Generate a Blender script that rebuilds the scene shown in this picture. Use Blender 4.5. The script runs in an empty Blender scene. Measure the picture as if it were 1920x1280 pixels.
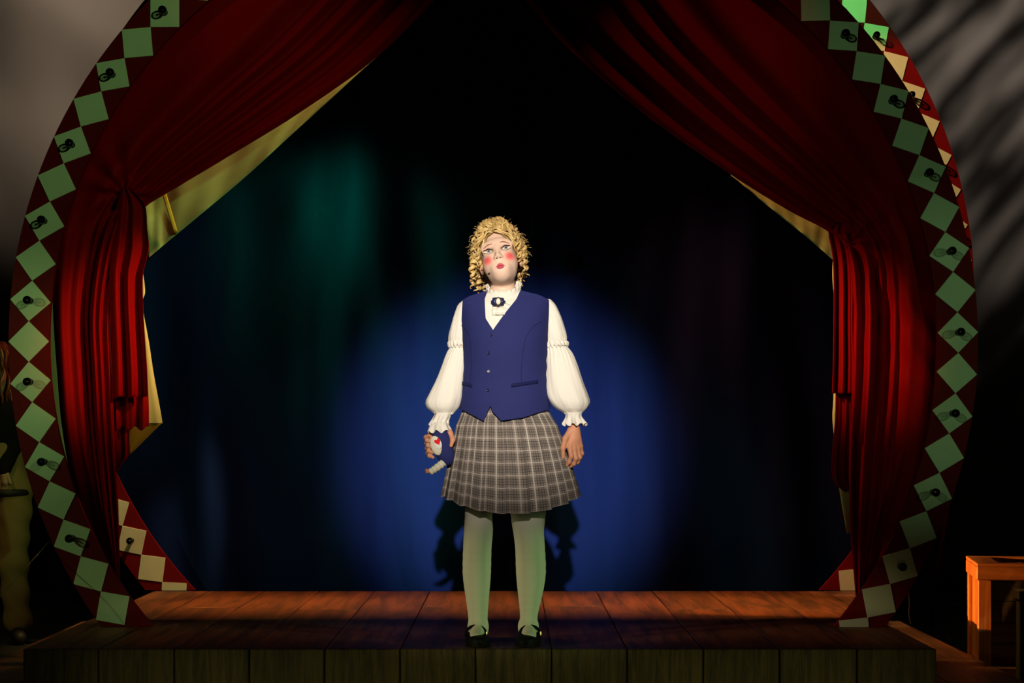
import bpy, bmesh, math, random
import numpy as np
from mathutils import Vector, Matrix

random.seed(7)
rng = np.random.default_rng(7)
PI = math.pi
C = bpy.context.scene.collection
SC = bpy.context.scene

# ------------------------------------------------------------------ camera, world, exposure
FPX = 3205.0          # focal length in pixels of the 1920 px wide frame
HZ = 810.0            # horizon row
CAM_Z = 1.17          # eye height above the stage floor
cam = bpy.data.cameras.new('camera')
cam.sensor_width = 36.0
cam.lens = FPX / 1920 * 36.0
cam.shift_y = (HZ - 640.0) / 1920.0
camo = bpy.data.objects.new('camera', cam)
camo.location = (0, 0, CAM_Z)
camo.rotation_euler = (PI / 2, 0, 0)
C.objects.link(camo)
SC.camera = camo
SC.view_settings.view_transform = 'Standard'
SC.view_settings.look = 'None'
SC.view_settings.exposure = 0.0
SC.view_settings.gamma = 1.0
SC.view_settings.use_curve_mapping = False
w = bpy.data.worlds.new('dark_house')
SC.world = w
w.use_nodes = True
w.node_tree.nodes['Background'].inputs[0].default_value = (0.6, 0.8, 1.0, 1)
w.node_tree.nodes['Background'].inputs[1].default_value = 0.0012


def P(px, py, D):
    """point at depth D that the photograph shows at pixel (px, py)"""
    return Vector(((px - 960.0) * D / FPX, D, CAM_Z + (HZ - py) * D / FPX))


def aim(o, target):
    d = Vector(target) - o.location
    o.rotation_euler = d.to_track_quat('-Z', 'Y').to_euler()


def spot(name, loc, target, power, color, deg, blend=0.3, radius=0.06):
    l = bpy.data.lights.new(name, 'SPOT')
    l.energy = power
    l.color = color
    l.spot_size = math.radians(deg)
    l.spot_blend = blend
    l.shadow_soft_size = radius
    o = bpy.data.objects.new(name, l)
    o.location = loc
    aim(o, target)
    C.objects.link(o)
    return o


def area(name, loc, target, power, color, sx, sy, spread=180):
    l = bpy.data.lights.new(name, 'AREA')
    l.shape = 'RECTANGLE'
    l.size = sx
    l.size_y = sy
    l.energy = power
    l.color = color
    l.spread = math.radians(spread)
    o = bpy.data.objects.new(name, l)
    o.location = loc
    aim(o, target)
    C.objects.link(o)
    return o


def gobo(o, scale, rot, stretch, lo, hi, detail=2.0, floor=0.05):
    """break-up pattern in the lamp's gate: noise over the beam direction"""
    l = o.data
    l.use_nodes = True
    nt = l.node_tree
    em = nt.nodes['Emission']
    tc = nt.nodes.new('ShaderNodeTexCoord')
    sep = nt.nodes.new('ShaderNodeSeparateXYZ')
    nt.links.new(tc.outputs['Normal'], sep.inputs[0])
    dx = nt.nodes.new('ShaderNodeMath'); dx.operation = 'DIVIDE'
    dy = nt.nodes.new('ShaderNodeMath'); dy.operation = 'DIVIDE'
    nt.links.new(sep.outputs['X'], dx.inputs[0]); nt.links.new(sep.outputs['Z'], dx.inputs[1])
    nt.links.new(sep.outputs['Y'], dy.inputs[0]); nt.links.new(sep.outputs['Z'], dy.inputs[1])
    cb = nt.nodes.new('ShaderNodeCombineXYZ')
    nt.links.new(dx.outputs[0], cb.inputs[0]); nt.links.new(dy.outputs[0], cb.inputs[1])
    m0 = nt.nodes.new('ShaderNodeMapping')
    m0.inputs['Rotation'].default_value = (0, 0, math.radians(rot))
    nt.links.new(cb.outputs[0], m0.inputs[0])
    m = nt.nodes.new('ShaderNodeMapping')
    m.inputs['Scale'].default_value = (stretch[0], stretch[1], 1)
    nt.links.new(m0.outputs[0], m.inputs[0])
    n = nt.nodes.new('ShaderNodeTexNoise')
    n.inputs['Scale'].default_value = scale
    n.inputs['Detail'].default_value = detail
    nt.links.new(m.outputs[0], n.inputs['Vector'])
    r = nt.nodes.new('ShaderNodeMapRange')
    r.inputs['From Min'].default_value = lo
    r.inputs['From Max'].default_value = hi
    r.inputs['To Min'].default_value = floor
    r.inputs['To Max'].default_value = 1.0
    nt.links.new(n.outputs[0], r.inputs[0])
    nt.links.new(r.outputs[0], em.inputs['Strength'])


# ------------------------------------------------------------------ lamps of the theatre
# follow spot from the back of the house
spot('follow_spot', (0.03, -5.1, 4.20), P(948, 608, 6.9), 8000, (1.0, 0.90, 0.76), 8.35, 1.0, 0.07)
# green washes crossing from the house and the wings on to the arch and drapes
spot('wash_high_left', (4.5, -1.0, 4.8), P(170, 300, 7.47), 700, (0.50, 1.0, 0.32), 15, 0.6, 0.05)
spot('wash_high_right', (-4.5, -1.0, 4.8), P(1740, 430, 7.47), 330, (0.46, 1.0, 0.38), 14, 0.7, 0.05)
spot('wash_low_left', (-4.8, 4.2, 2.2), P(95, 860, 7.47), 85, (0.52, 1.0, 0.32), 26, 0.6, 0.04)
spot('wash_low_right', (4.8, 4.2, 2.2), P(1765, 660, 7.47), 50, (0.50, 1.0, 0.40), 22, 0.8, 0.04)
# added red fill lamps, invented to brighten the swags and rake their folds
spot('added_red_fill_left', (-1.9, 5.9, 4.7), P(600, 160, 7.6), 14, (1.0, 0.06, 0.04), 27, 0.9, 0.03)
spot('added_red_fill_right', (1.2, 5.9, 4.8), P(1310, 200, 7.6), 21, (1.0, 0.06, 0.04), 26, 0.9, 0.03)
# low side lights from the wings on the skirt and legs, strip of footlights below the deck edge
spot('leg_light_left', (-3.4, 4.9, 1.0), (0.0, 6.9, 0.52), 190, (1.0, 0.96, 0.50), 9.5, 0.8, 0.06)
spot('leg_light_right', (3.4, 4.9, 1.0), (0.0, 6.9, 0.52), 190, (0.60, 1.0, 0.42), 9.5, 0.8, 0.06)
area('footlights', (0.0, 5.45, 0.21), (0.0, 6.7, 0.13), 0.42, (1.0, 0.95, 0.25), 3.4, 0.05, 45)
# amber batten over the gap between the two arches, straight down on the deck
area('amber_batten', (0.0, 8.52, 4.60), (0.0, 8.54, 0.3), 15, (1.0, 0.50, 0.12), 3.6, 0.10, 22)
area('added_deck_fill', (0.0, 7.15, 4.70), (0.0, 7.2, 0.3), 0.5, (1.0, 0.62, 0.20), 3.4, 0.10, 16)  # added lamp with no known source, warms the front of the deck
# amber specials on the farther arch
spot('amber_arch_right', (0.2, 7.78, 4.2), P(1770, 290, 9.1), 330, (1.0, 0.66, 0.25), 24, 0.3, 0.03)
spot('amber_foot_left', (-0.2, 7.95, 4.3), P(255, 1060, 9.1), 520, (1.0, 0.70, 0.26), 13, 0.5, 0.03)
spot('amber_foot_right', (0.2, 7.95, 4.3), P(1610, 1080, 9.1), 420, (1.0, 0.66, 0.25), 9, 0.5, 0.03)
# amber cross lights on the inner edges of the drapes and their linings
spot('amber_cross_left', (0.8, 5.6, 2.9), P(300, 600, 7.55), 430, (1.0, 0.58, 0.18), 15, 1.0, 0.06)
spot('amber_cross_right', (-0.8, 5.6, 2.9), P(1524, 600, 7.55), 420, (1.0, 0.58, 0.18), 15, 1.0, 0.06)
# amber and green specials high between the arches, on the upper linings
spot('amber_lining_left', (0.3, 7.95, 4.4), P(400, 340, 7.9), 150, (1.0, 0.60, 0.17), 24, 0.4, 0.03)
spot('amber_lining_right', (-0.3, 7.95, 4.4), P(1500, 410, 7.9), 190, (1.0, 0.60, 0.15), 22, 0.4, 0.03)
spot('green_special_left', (0.9, 7.9, 4.4), P(610, 175, 7.9), 170, (0.25, 1.0, 0.25), 10, 0.2, 0.03)
spot('green_special_right', (0.8, 7.75, 4.2), P(1630, -20, 9.1), 150, (0.25, 1.0, 0.25), 13, 0.5, 0.03)
# teal top light raking down the dark backcloth
t = spot('teal_toplight', (-1.75, 8.45, 3.2), P(700, 580, 9.5), 170, (0.0, 1.0, 0.13), 56, 1.0, 0.1)
gobo(t, 11.0, 0, (1.8, 0.16), 0.46, 0.62, 1.5, 0.0)
t = spot('dull_red_toplight', (0.9, 8.55, 3.9), P(1370, 720, 9.6), 170, (1.0, 0.16, 0.05), 34, 0.9, 0.1)
gobo(t, 9.0, 0, (1.6, 0.2), 0.46, 0.62, 1.0, 0.0)
# break-up lamps behind the arches on the back wall
g = spot('cloud_gobo', (-5.6, 8.6, 5.4), P(30, -40, 13.0), 620, (1.0, 0.75, 0.52), 50, 1.0, 0.05)
gobo(g, 4.2, 55, (0.5, 1.0), 0.38, 0.60, 1.5, 0.22)
g = spot('ray_gobo', (5.6, 8.6, 5.4), P(1880, 60, 13.0), 440, (1.0, 0.82, 0.66), 56, 1.0, 0.05)
gobo(g, 24.0, -48, (0.20, 1.0), 0.42, 0.64, 2.5, 0.06)
# low amber side light sweeping across the deck on to the crate
spot('crate_side', (-2.35, 8.05, 0.78), P(1846, 1100, 8.1), 2600, (1.0, 0.36, 0.06), 9, 0.3, 0.02)
# dim light on the figure waiting at the left
spot('wing_amber', (-0.9, 8.5, 3.6), P(-8, 690, 9.55), 90, (1.0, 0.45, 0.15), 11, 0.5, 0.03)
spot('wing_olive', (-3.2, 6.0, 3.6), P(10, 1000, 9.55), 60, (0.95, 0.85, 0.30), 16, 0.6, 0.03)


# ------------------------------------------------------------------ materials
def mat(name, color, rough=0.6, metallic=0.0, sheen=0.0, sheen_tint=None, spec=0.5, trans=0.0, ior=1.45,
        noise=None, bump=None, rand=0.0):
    m = bpy.data.materials.new(name)
    m.use_nodes = True
    nt = m.node_tree
    b = nt.nodes['Principled BSDF']
    b.inputs['Base Color'].default_value = (*color, 1)
    b.inputs['Roughness'].default_value = rough
    b.inputs['Metallic'].default_value = metallic
    b.inputs['Specular IOR Level'].default_value = spec
    b.inputs['Transmission Weight'].default_value = trans
    b.inputs['IOR'].default_value = ior
    if sheen:
        b.inputs['Sheen Weight'].default_value = sheen
        b.inputs['Sheen Roughness'].default_value = 0.35
        b.inputs['Sheen Tint'].default_value = (*(sheen_tint or color), 1)
    col = None
    if noise:      # (scale, amount, stretch xyz)
        tc = nt.nodes.new('ShaderNodeTexCoord')
        mp = nt.nodes.new('ShaderNodeMapping')
        mp.inputs['Scale'].default_value = noise[2]
        nt.links.new(tc.outputs['Object'], mp.inputs[0])
        n = nt.nodes.new('ShaderNodeTexNoise')
        n.inputs['Scale'].default_value = noise[0]
        n.inputs['Detail'].default_value = 6
        nt.links.new(mp.outputs[0], n.inputs['Vector'])
        mx = nt.nodes.new('ShaderNodeMix'); mx.data_type = 'RGBA'
        mx.inputs[6].default_value = (*[c * (1 - noise[1]) for c in color], 1)
        mx.inputs[7].default_value = (*[min(1, c * (1 + noise[1])) for c in color], 1)
        nt.links.new(n.outputs[0], mx.inputs[0])
        col = mx.outputs[2]
        if bump:
            bp = nt.nodes.new('ShaderNodeBump')
            bp.inputs['Strength'].default_value = bump
            bp.inputs['Distance'].default_value = 0.01
            nt.links.new(n.outputs[0], bp.inputs['Height'])
            nt.links.new(bp.outputs[0], b.inputs['Normal'])
    if rand:
        oi = nt.nodes.new('ShaderNodeObjectInfo')
        mr = nt.nodes.new('ShaderNodeMapRange')
        mr.inputs['To Min'].default_value = 1 - rand
        mr.inputs['To Max'].default_value = 1 + rand
        nt.links.new(oi.outputs['Random'], mr.inputs[0])
        hs = nt.nodes.new('ShaderNodeHueSaturation')
        hs.inputs['Color'].default_value = (*color, 1)
        nt.links.new(mr.outputs[0], hs.inputs['Value'])
        if col:
            nt.links.new(col, hs.inputs['Color'])
        col = hs.outputs[0]
    if col:
        nt.links.new(col, b.inputs['Base Color'])
    return m


def wood(name, dark, light, axis, scale=3.0, rand=0.2, rough=0.55):
    m = bpy.data.materials.new(name)
    m.use_nodes = True
    nt = m.node_tree
    b = nt.nodes['Principled BSDF']
    b.inputs['Roughness'].default_value = rough
    tc = nt.nodes.new('ShaderNodeTexCoord')
    oi = nt.nodes.new('ShaderNodeObjectInfo')
    off = nt.nodes.new('ShaderNodeVectorMath'); off.operation = 'SCALE'
    off.inputs[0].default_value = (13, 17, 11)
    nt.links.new(oi.outputs['Random'], off.inputs['Scale'])
    add = nt.nodes.new('ShaderNodeVectorMath'); add.operation = 'ADD'
    nt.links.new(tc.outputs['Object'], add.inputs[0]); nt.links.new(off.outputs[0], add.inputs[1])
    mp = nt.nodes.new('ShaderNodeMapping')
    s = [9.0, 9.0, 9.0]; s[axis] = 0.7
    mp.inputs['Scale'].default_value = s
    nt.links.new(add.outputs[0], mp.inputs[0])
    n = nt.nodes.new('ShaderNodeTexNoise')
    n.inputs['Scale'].default_value = scale; n.inputs['Detail'].default_value = 8; n.inputs['Roughness'].default_value = 0.7
    n.inputs['Distortion'].default_value = 0.6
    nt.links.new(mp.outputs[0], n.inputs['Vector'])
    cr = nt.nodes.new('ShaderNodeValToRGB')
    cr.color_ramp.elements[0].position = 0.40; cr.color_ramp.elements[0].color = (*dark, 1)
    cr.color_ramp.elements[1].position = 0.60; cr.color_ramp.elements[1].color = (*light, 1)
    nt.links.new(n.outputs[0], cr.inputs[0])
    mr = nt.nodes.new('ShaderNodeMapRange')
    mr.inputs['To Min'].default_value = 1 - rand; mr.inputs['To Max'].default_value = 1 + rand
    nt.links.new(oi.outputs['Random'], mr.inputs[0])
    hs = nt.nodes.new('ShaderNodeHueSaturation')
    nt.links.new(mr.outputs[0], hs.inputs['Value']); nt.links.new(cr.outputs[0], hs.inputs['Color'])
    nt.links.new(hs.outputs[0], b.inputs['Base Color'])
    bp = nt.nodes.new('ShaderNodeBump'); bp.inputs['Strength'].default_value = 0.25; bp.inputs['Distance'].default_value = 0.004
    nt.links.new(n.outputs[0], bp.inputs['Height']); nt.links.new(bp.outputs[0], b.inputs['Normal'])
    return m


M = {}
M['floor'] = mat('black_stage_floor', (0.012, 0.011, 0.010), 0.55, noise=(5, 0.4, (1, 1, 1)))
M['wall'] = mat('grey_scenic_cloth', (0.30, 0.285, 0.275), 0.9, noise=(1.2, 0.15, (1, 1, 1)))
M['back'] = mat('deep_blue_backcloth', (0.013, 0.031, 0.195), 0.9, spec=0.0,
                noise=(3, 0.25, (3, 3, 0.25)))
M['velvet'] = mat('red_velvet', (0.32, 0.0015, 0.003), 0.6, sheen=0.35, sheen_tint=(1.0, 0.03, 0.04), spec=0.06,
                  noise=(6, 0.15, (1, 1, 1)))
M['lining'] = mat('cream_lining', (0.78, 0.66, 0.38), 0.8, noise=(9, 0.12, (1, 1, 1)), bump=0.2)
M['ochre'] = mat('ochre_strap_and_glow', (0.72, 0.36, 0.05), 0.85, noise=(9, 0.12, (1, 1, 1)))  # ochre of the strap; on the flap it paints in light glowing through
M['arch'] = mat('dark_red_paint', (0.17, 0.003, 0.006), 0.5, spec=0.15, noise=(8, 0.15, (1, 1, 1)))
M['diamond'] = mat('cream_paint', (0.72, 0.68, 0.56), 0.6, noise=(10, 0.10, (1, 1, 1)), rand=0.05)
M['bulb'] = mat('clear_glass', (0.75, 0.78, 0.75), 0.02, trans=1.0, ior=1.5)
nt = M['bulb'].node_tree
for nd in list(nt.nodes):
    if nd.type != 'OUTPUT_MATERIAL':
        nt.nodes.remove(nd)
mixn = nt.nodes.new('ShaderNodeMixShader')
fr_ = nt.nodes.new('ShaderNodeFresnel'); fr_.inputs[0].default_value = 1.5
tr_ = nt.nodes.new('ShaderNodeBsdfTransparent'); tr_.inputs[0].default_value = (0.70, 0.72, 0.70, 1)
gl_ = nt.nodes.new('ShaderNodeBsdfGlossy'); gl_.inputs['Roughness'].default_value = 0.03
nt.links.new(fr_.outputs[0], mixn.inputs[0]); nt.links.new(tr_.outputs[0], mixn.inputs[1]); nt.links.new(gl_.outputs[0], mixn.inputs[2])
nt.links.new(mixn.outputs[0], [x for x in nt.nodes if x.type == 'OUTPUT_MATERIAL'][0].inputs[0])
M['socket'] = mat('black_socket', (0.008, 0.008, 0.008), 0.35)
M['brass'] = mat('brass_cap', (0.35, 0.28, 0.14), 0.3, metallic=1.0)
M['deck'] = wood('stained_deck_planks', (0.050, 0.010, 0.003), (0.20, 0.055, 0.017), 1, 2.6)
M['fascia'] = wood('dark_fascia_boards', (0.016, 0.010, 0.004), (0.125, 0.080, 0.036), 2, 4.5)
M['step'] = wood('step_planks', (0.06, 0.026, 0.012), (0.17, 0.07, 0.03), 1)
M['crate'] = wood('crate_boards', (0.27, 0.085, 0.022), (0.48, 0.18, 0.055), 2, 2.0, 0.1)
M['crate_top'] = wood('crate_rails', (0.27, 0.085, 0.022), (0.48, 0.18, 0.055), 0, 2.0, 0.1)
M['dark'] = mat('dark_hole', (0.006, 0.005, 0.004), 0.9)
M['cord'] = mat('pale_cord', (0.32, 0.24, 0.14), 0.8)
M['cable'] = mat('black_cable', (0.03, 0.02, 0.015), 0.6)
M['pole'] = mat('red_pole', (0.25, 0.01, 0.015), 0.4)
M['white_tip'] = mat('pale_tip', (0.55, 0.50, 0.45), 0.5)


# ------------------------------------------------------------------ object helpers
def mesh_of(name, verts, faces, smooth=False):
    me = bpy.data.meshes.new(name)
    me.from_pydata([tuple(v) for v in verts], [], [tuple(f) for f in faces])
    me.update()
    if smooth:
        me.polygons.foreach_set('use_smooth', [True] * len(me.polygons))
    return me


def ob(name, me, m=None, parent=None, label=None):
    o = bpy.data.objects.new(name, me)
    C.objects.link(o)
    if m is not None and me is not None:
        if not me.materials:
            me.materials.append(m)
    if parent is not None:
        o.parent = parent
        o.matrix_parent_inverse = Matrix.Translation(-parent.location)
    if label:
        o['label'] = label
    return o


def thing(name, label, cat, loc, group=None):
    o = bpy.data.objects.new(name, None)
    o.empty_display_size = 0.1
    o.location = loc
    C.objects.link(o)
    o['label'] = label
    o['category'] = cat
    if group:
        o['group'] = group
    return o


def box(x0, x1, y0, y1, z0, z1, bev=0.0):
    bm = bmesh.new()
    bmesh.ops.create_cube(bm, size=1)
    for v in bm.verts:
        v.co = Vector((x0 + (v.co.x + .5) * (x1 - x0), y0 + (v.co.y + .5) * (y1 - y0), z0 + (v.co.z + .5) * (z1 - z0)))
    if bev:
        bmesh.ops.bevel(bm, geom=bm.edges[:], offset=bev, segments=1, affect='EDGES')
    me = bpy.data.meshes.new('box')
    bm.to_mesh(me)
    bm.free()
    return me


def join(*meshes):
    bm = bmesh.new()
    for m in meshes:
        bm.from_mesh(m)
    me = bpy.data.meshes.new('joined')
    bm.to_mesh(me)
    bm.free()
    return me


def grid(fn, nu, nv, close_u=False, name='grid', smooth=True, uv=None):
    """fn(i/nu, j/nv) -> point"""
    vs, fs = [], []
    cu = nu if close_u else nu + 1
    for j in range(nv + 1):
        for i in range(cu):
            vs.append(fn(i / nu, j / nv))
    for j in range(nv):
        for i in range(nu):
            a = j * cu + i
            b = j * cu + (i + 1) % cu
            fs.append((a, b, b + cu, a + cu))
    me = mesh_of(name, vs, fs, smooth)
    if uv is not None:
        lay = me.uv_layers.new(name='UVMap')
        k = 0
        for j in range(nv):
            for i in range(nu):
                for (di, dj) in ((0, 0), (1, 0), (1, 1), (0, 1)):
                    lay.data[k].uv = uv((i + di) / nu, (j + dj) / nv)
                    k += 1
    return me


def thicken(me, t):
    n = len(me.vertices)
    co = [tuple(v.co) for v in me.vertices]
    fs = [tuple(p.vertices) for p in me.polygons]
    cnt = {}
    for f in fs:
        for k in range(len(f)):
            cnt[(f[k], f[(k + 1) % len(f)])] = 1
    rim = [(b, a, a + n, b + n) for (a, b) in cnt if (b, a) not in cnt]
    back = [tuple(i + n for i in reversed(f)) for f in fs]
    return mesh_of('sheet', co + [(c[0], c[1] + t, c[2]) for c in co], fs + back + rim, True)


def solid(me, t):
    """give a sheet real thickness"""
    bm = bmesh.new()
    bm.from_mesh(me)
    bm.normal_update()
    bmesh.ops.solidify(bm, geom=bm.faces[:], thickness=t)
    bm.to_mesh(me)
    bm.free()
    me.polygons.foreach_set('use_smooth', [True] * len(me.polygons))
    return me


def tube(pts, radii, n=8, cap=True, mod=None, flat=None):
    """swept tube; radii a number or list; mod(s, angle) multiplies the radius; flat = (ax, ay) scale of section"""
    pts = [Vector(p) for p in pts]
    k = len(pts)
    if not hasattr(radii, '__len__'):
        radii = [radii] * k
    vs, fs = [], []
    t0 = (pts[1] - pts[0]).normalized()
    up = Vector((0, 1, 0)) if abs(t0.y) < 0.9 else Vector((1, 0, 0))
    side = t0.cross(up).normalized()
    for i, p in enumerate(pts):
        t = (pts[min(i + 1, k - 1)] - pts[max(i - 1, 0)])
        if t.length < 1e-9:
            t = t0
        t.normalize()
        side = (side - t * side.dot(t))
        side.normalize()
        oth = t.cross(side)
        for a in range(n):
            th = 2 * PI * a / n
            r = radii[i] * (mod(i / (k - 1), th) if mod else 1.0)
            cx, cy = math.cos(th) * r, math.sin(th) * r
            if flat:
                cx *= flat[0]; cy *= flat[1]
            vs.append(p + side * cx + oth * cy)
    for i in range(k - 1):
        for a in range(n):
            b = (a + 1) % n
            fs.append((i * n + a, i * n + b, (i + 1) * n + b, (i + 1) * n + a))
    if cap:
        fs.append(tuple(range(n - 1, -1, -1)))
        fs.append(tuple((k - 1) * n + a for a in range(n)))
    return vs, fs


def tube_mesh(*a, **k):
    v, f = tube(*a, **k)
    return mesh_of('tube', v, f, True)


def crv(pts, n):
    """Catmull-Rom through pts, n samples"""
    p = np.array(pts, float)
    q = np.vstack([2 * p[0] - p[1], p, 2 * p[-1] - p[-2]])
    out = []
    m = len(p) - 1
    for i in range(n):
        s = i / (n - 1) * m
        k = min(int(s), m - 1)
        t = s - k
        a, b, c, d = q[k], q[k + 1], q[k + 2], q[k + 3]
        out.append(0.5 * (2 * b + (c - a) * t + (2 * a - 5 * b + 4 * c - d) * t * t + (3 * b - a - 3 * c + d) * t ** 3))
    return np.array(out)


def lathe(profile, n=16, axis='y'):
    """profile: list of (r, h); revolve about +/-y (towards camera = -h)"""
    vs, fs = [], []
    for (r, h) in profile:
        for a in range(n):
            th = 2 * PI * a / n
            vs.append((r * math.cos(th), -h, r * math.sin(th)) if axis == 'y' else (r * math.cos(th), r * math.sin(th), h))
    for i in range(len(profile) - 1):
        for a in range(n):
            b = (a + 1) % n
            fs.append((i * n + a, i * n + b, (i + 1) * n + b, (i + 1) * n + a))
    fs.append(tuple(range(n)))
    fs.append(tuple((len(profile) - 1) * n + a for a in range(n - 1, -1, -1)))
    me = mesh_of('lathe', vs, fs, True)
    bm = bmesh.new(); bm.from_mesh(me); bmesh.ops.recalc_face_normals(bm, faces=bm.faces[:]); bm.to_mesh(me); bm.free()
    return me


def struct(name, me, m, parent=None):
    o = ob(name, me, m, parent)
    if parent is None:
        o['kind'] = 'structure'
    return o


# ------------------------------------------------------------------ setting: floor, walls
TOP, LOW = 0.32, 0.16
struct('floor', box(-9, 9, -1.0, 13.2, -0.1, 0.0), M['floor'])


def wallfn(u, v):
    x = -7 + 14 * u
    return (x, 13.0 + 0.03 * math.sin(x * 2.1) + 0.02 * math.sin(x * 5.3 + 1), -0.05 + 6.5 * v)


struct('wall_back', thicken(grid(wallfn, 120, 2), 0.02), M['wall'])
struct('wall_left', box(-7.1, -6.9, 4.0, 13.1, 0, 6.4), M['floor'])
struct('wall_right', box(6.9, 7.1, 4.0, 13.1, 0, 6.4), M['floor'])

# ------------------------------------------------------------------ platform and lower step
XL, XR, XRB = -1.919, 1.666, 1.93
DF, DB = 6.70, 9.16
pf = thing('stage_platform', 'low wooden platform with plank top and dark board front under the woman', 'platform', (0, 7.9, 0))
px_joint = [42, 184, 326, 467, 608, 750, 892, 1034, 1176, 1319, 1462, 1607, 1757]
xj = [(p - 960) * DF / FPX for p in px_joint]
g = 0.0018
ob('core', join(box(XL + .01, XR - .01, DF + .03, DB - .01, LOW + .001, TOP - .026), box(XR - .01, 1.78, 8.33, 8.95, LOW + .001, TOP - .026), box(XR - .01, XRB - .01, 8.95, DB - .01, LOW + .001, TOP - .026)), M['dark'], pf)
for i in range(12):
    x0, x1 = xj[i] + g, xj[i + 1] - g
    dz = random.uniform(-.0012, .0006)
    cut = 7.95 + (0.35 if i % 2 else -0.15) + random.uniform(-.12, .12)
    for (a, b) in ((DF, cut - g), (cut + g, DB)):
        ob('plank', box(x0, x1, max(a, DF + .030), b, TOP - .025, TOP + dz, .0025), M['deck'], pf)
    ob('fascia_board', box(x0, x1, DF + .004 + random.uniform(0, .003), DF + .028, LOW + .001, TOP - .0005, .003), M['fascia'], pf)
ob('plank', box(XR + g, 1.79, 8.32, 8.94, TOP - .025, TOP, .0025), M['deck'], pf)
ob('plank', box(XR + g, XRB, 8.94 + g, DB, TOP - .025, TOP, .0025), M['deck'], pf)
ob('side_board', box(XL, XL + .02, DF + .03, DB, LOW + .001, TOP - .027, .002), M['fascia'], pf)
ob('side_board', box(XR - .02, XR - .001, DF + .03, 8.32, LOW + .001, TOP - .027, .002), M['fascia'], pf)
ob('side_board', box(XRB - .02, XRB, 8.95, DB, LOW + .001, TOP - .027, .002), M['fascia'], pf)

lp = thing('lower_step', 'wide low brown step in front of and around the platform', 'step', (0, 6.5, 0))
SX0, SX1 = -2.30, 2.08
n = 14
for i in range(n):
    x0 = SX0 + (SX1 - SX0) * i / n + g
    x1 = SX0 + (SX1 - SX0) * (i + 1) / n - g
    ob('plank', box(x0, x1, 5.2, 7.4 - g, LOW - .03, LOW - .001, .002), M['step'], lp)
    ob('plank', box(x0, x1, 7.4 + g, 9.16, LOW - .03, LOW - .001, .002), M['step'], lp)
ob('core', box(SX0 + .02, SX1 - .02, 5.24, 9.14, 0.001, LOW - .031), M['dark'], lp)
ob('side_board', box(SX0, SX0 + .018, 5.22, 9.16, 0.001, LOW - .031, .002), M['fascia'], lp)
ob('side_board', box(SX1 - .018, SX1, 5.22, 9.16, 0.001, LOW - .031, .002), M['fascia'], lp)

# ------------------------------------------------------------------ round show arches
bulb_me = lathe([(0.0107, 0.012), (0.0115, 0.018), (0.0135, 0.026), (0.0165, 0.032), (0.0185, 0.040), (0.0190, 0.047),
                 (0.0180, 0.056), (0.0150, 0.063), (0.0100, 0.0675), (0.0045, 0.0695)], 20)
bulb_me.materials.append(M['bulb'])
sock_me = lathe([(0.014, 0.0), (0.014, 0.004), (0.0105, 0.006), (0.0105, 0.018), (0.007, 0.020)], 16)
sock_me.materials.append(M['socket'])
fil_me = lathe([(0.004, 0.0202), (0.003, 0.044), (0.005, 0.046), (0.005, 0.048), (0.002, 0.049)], 8)
fil_me.materials.append(M['brass'])


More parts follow.
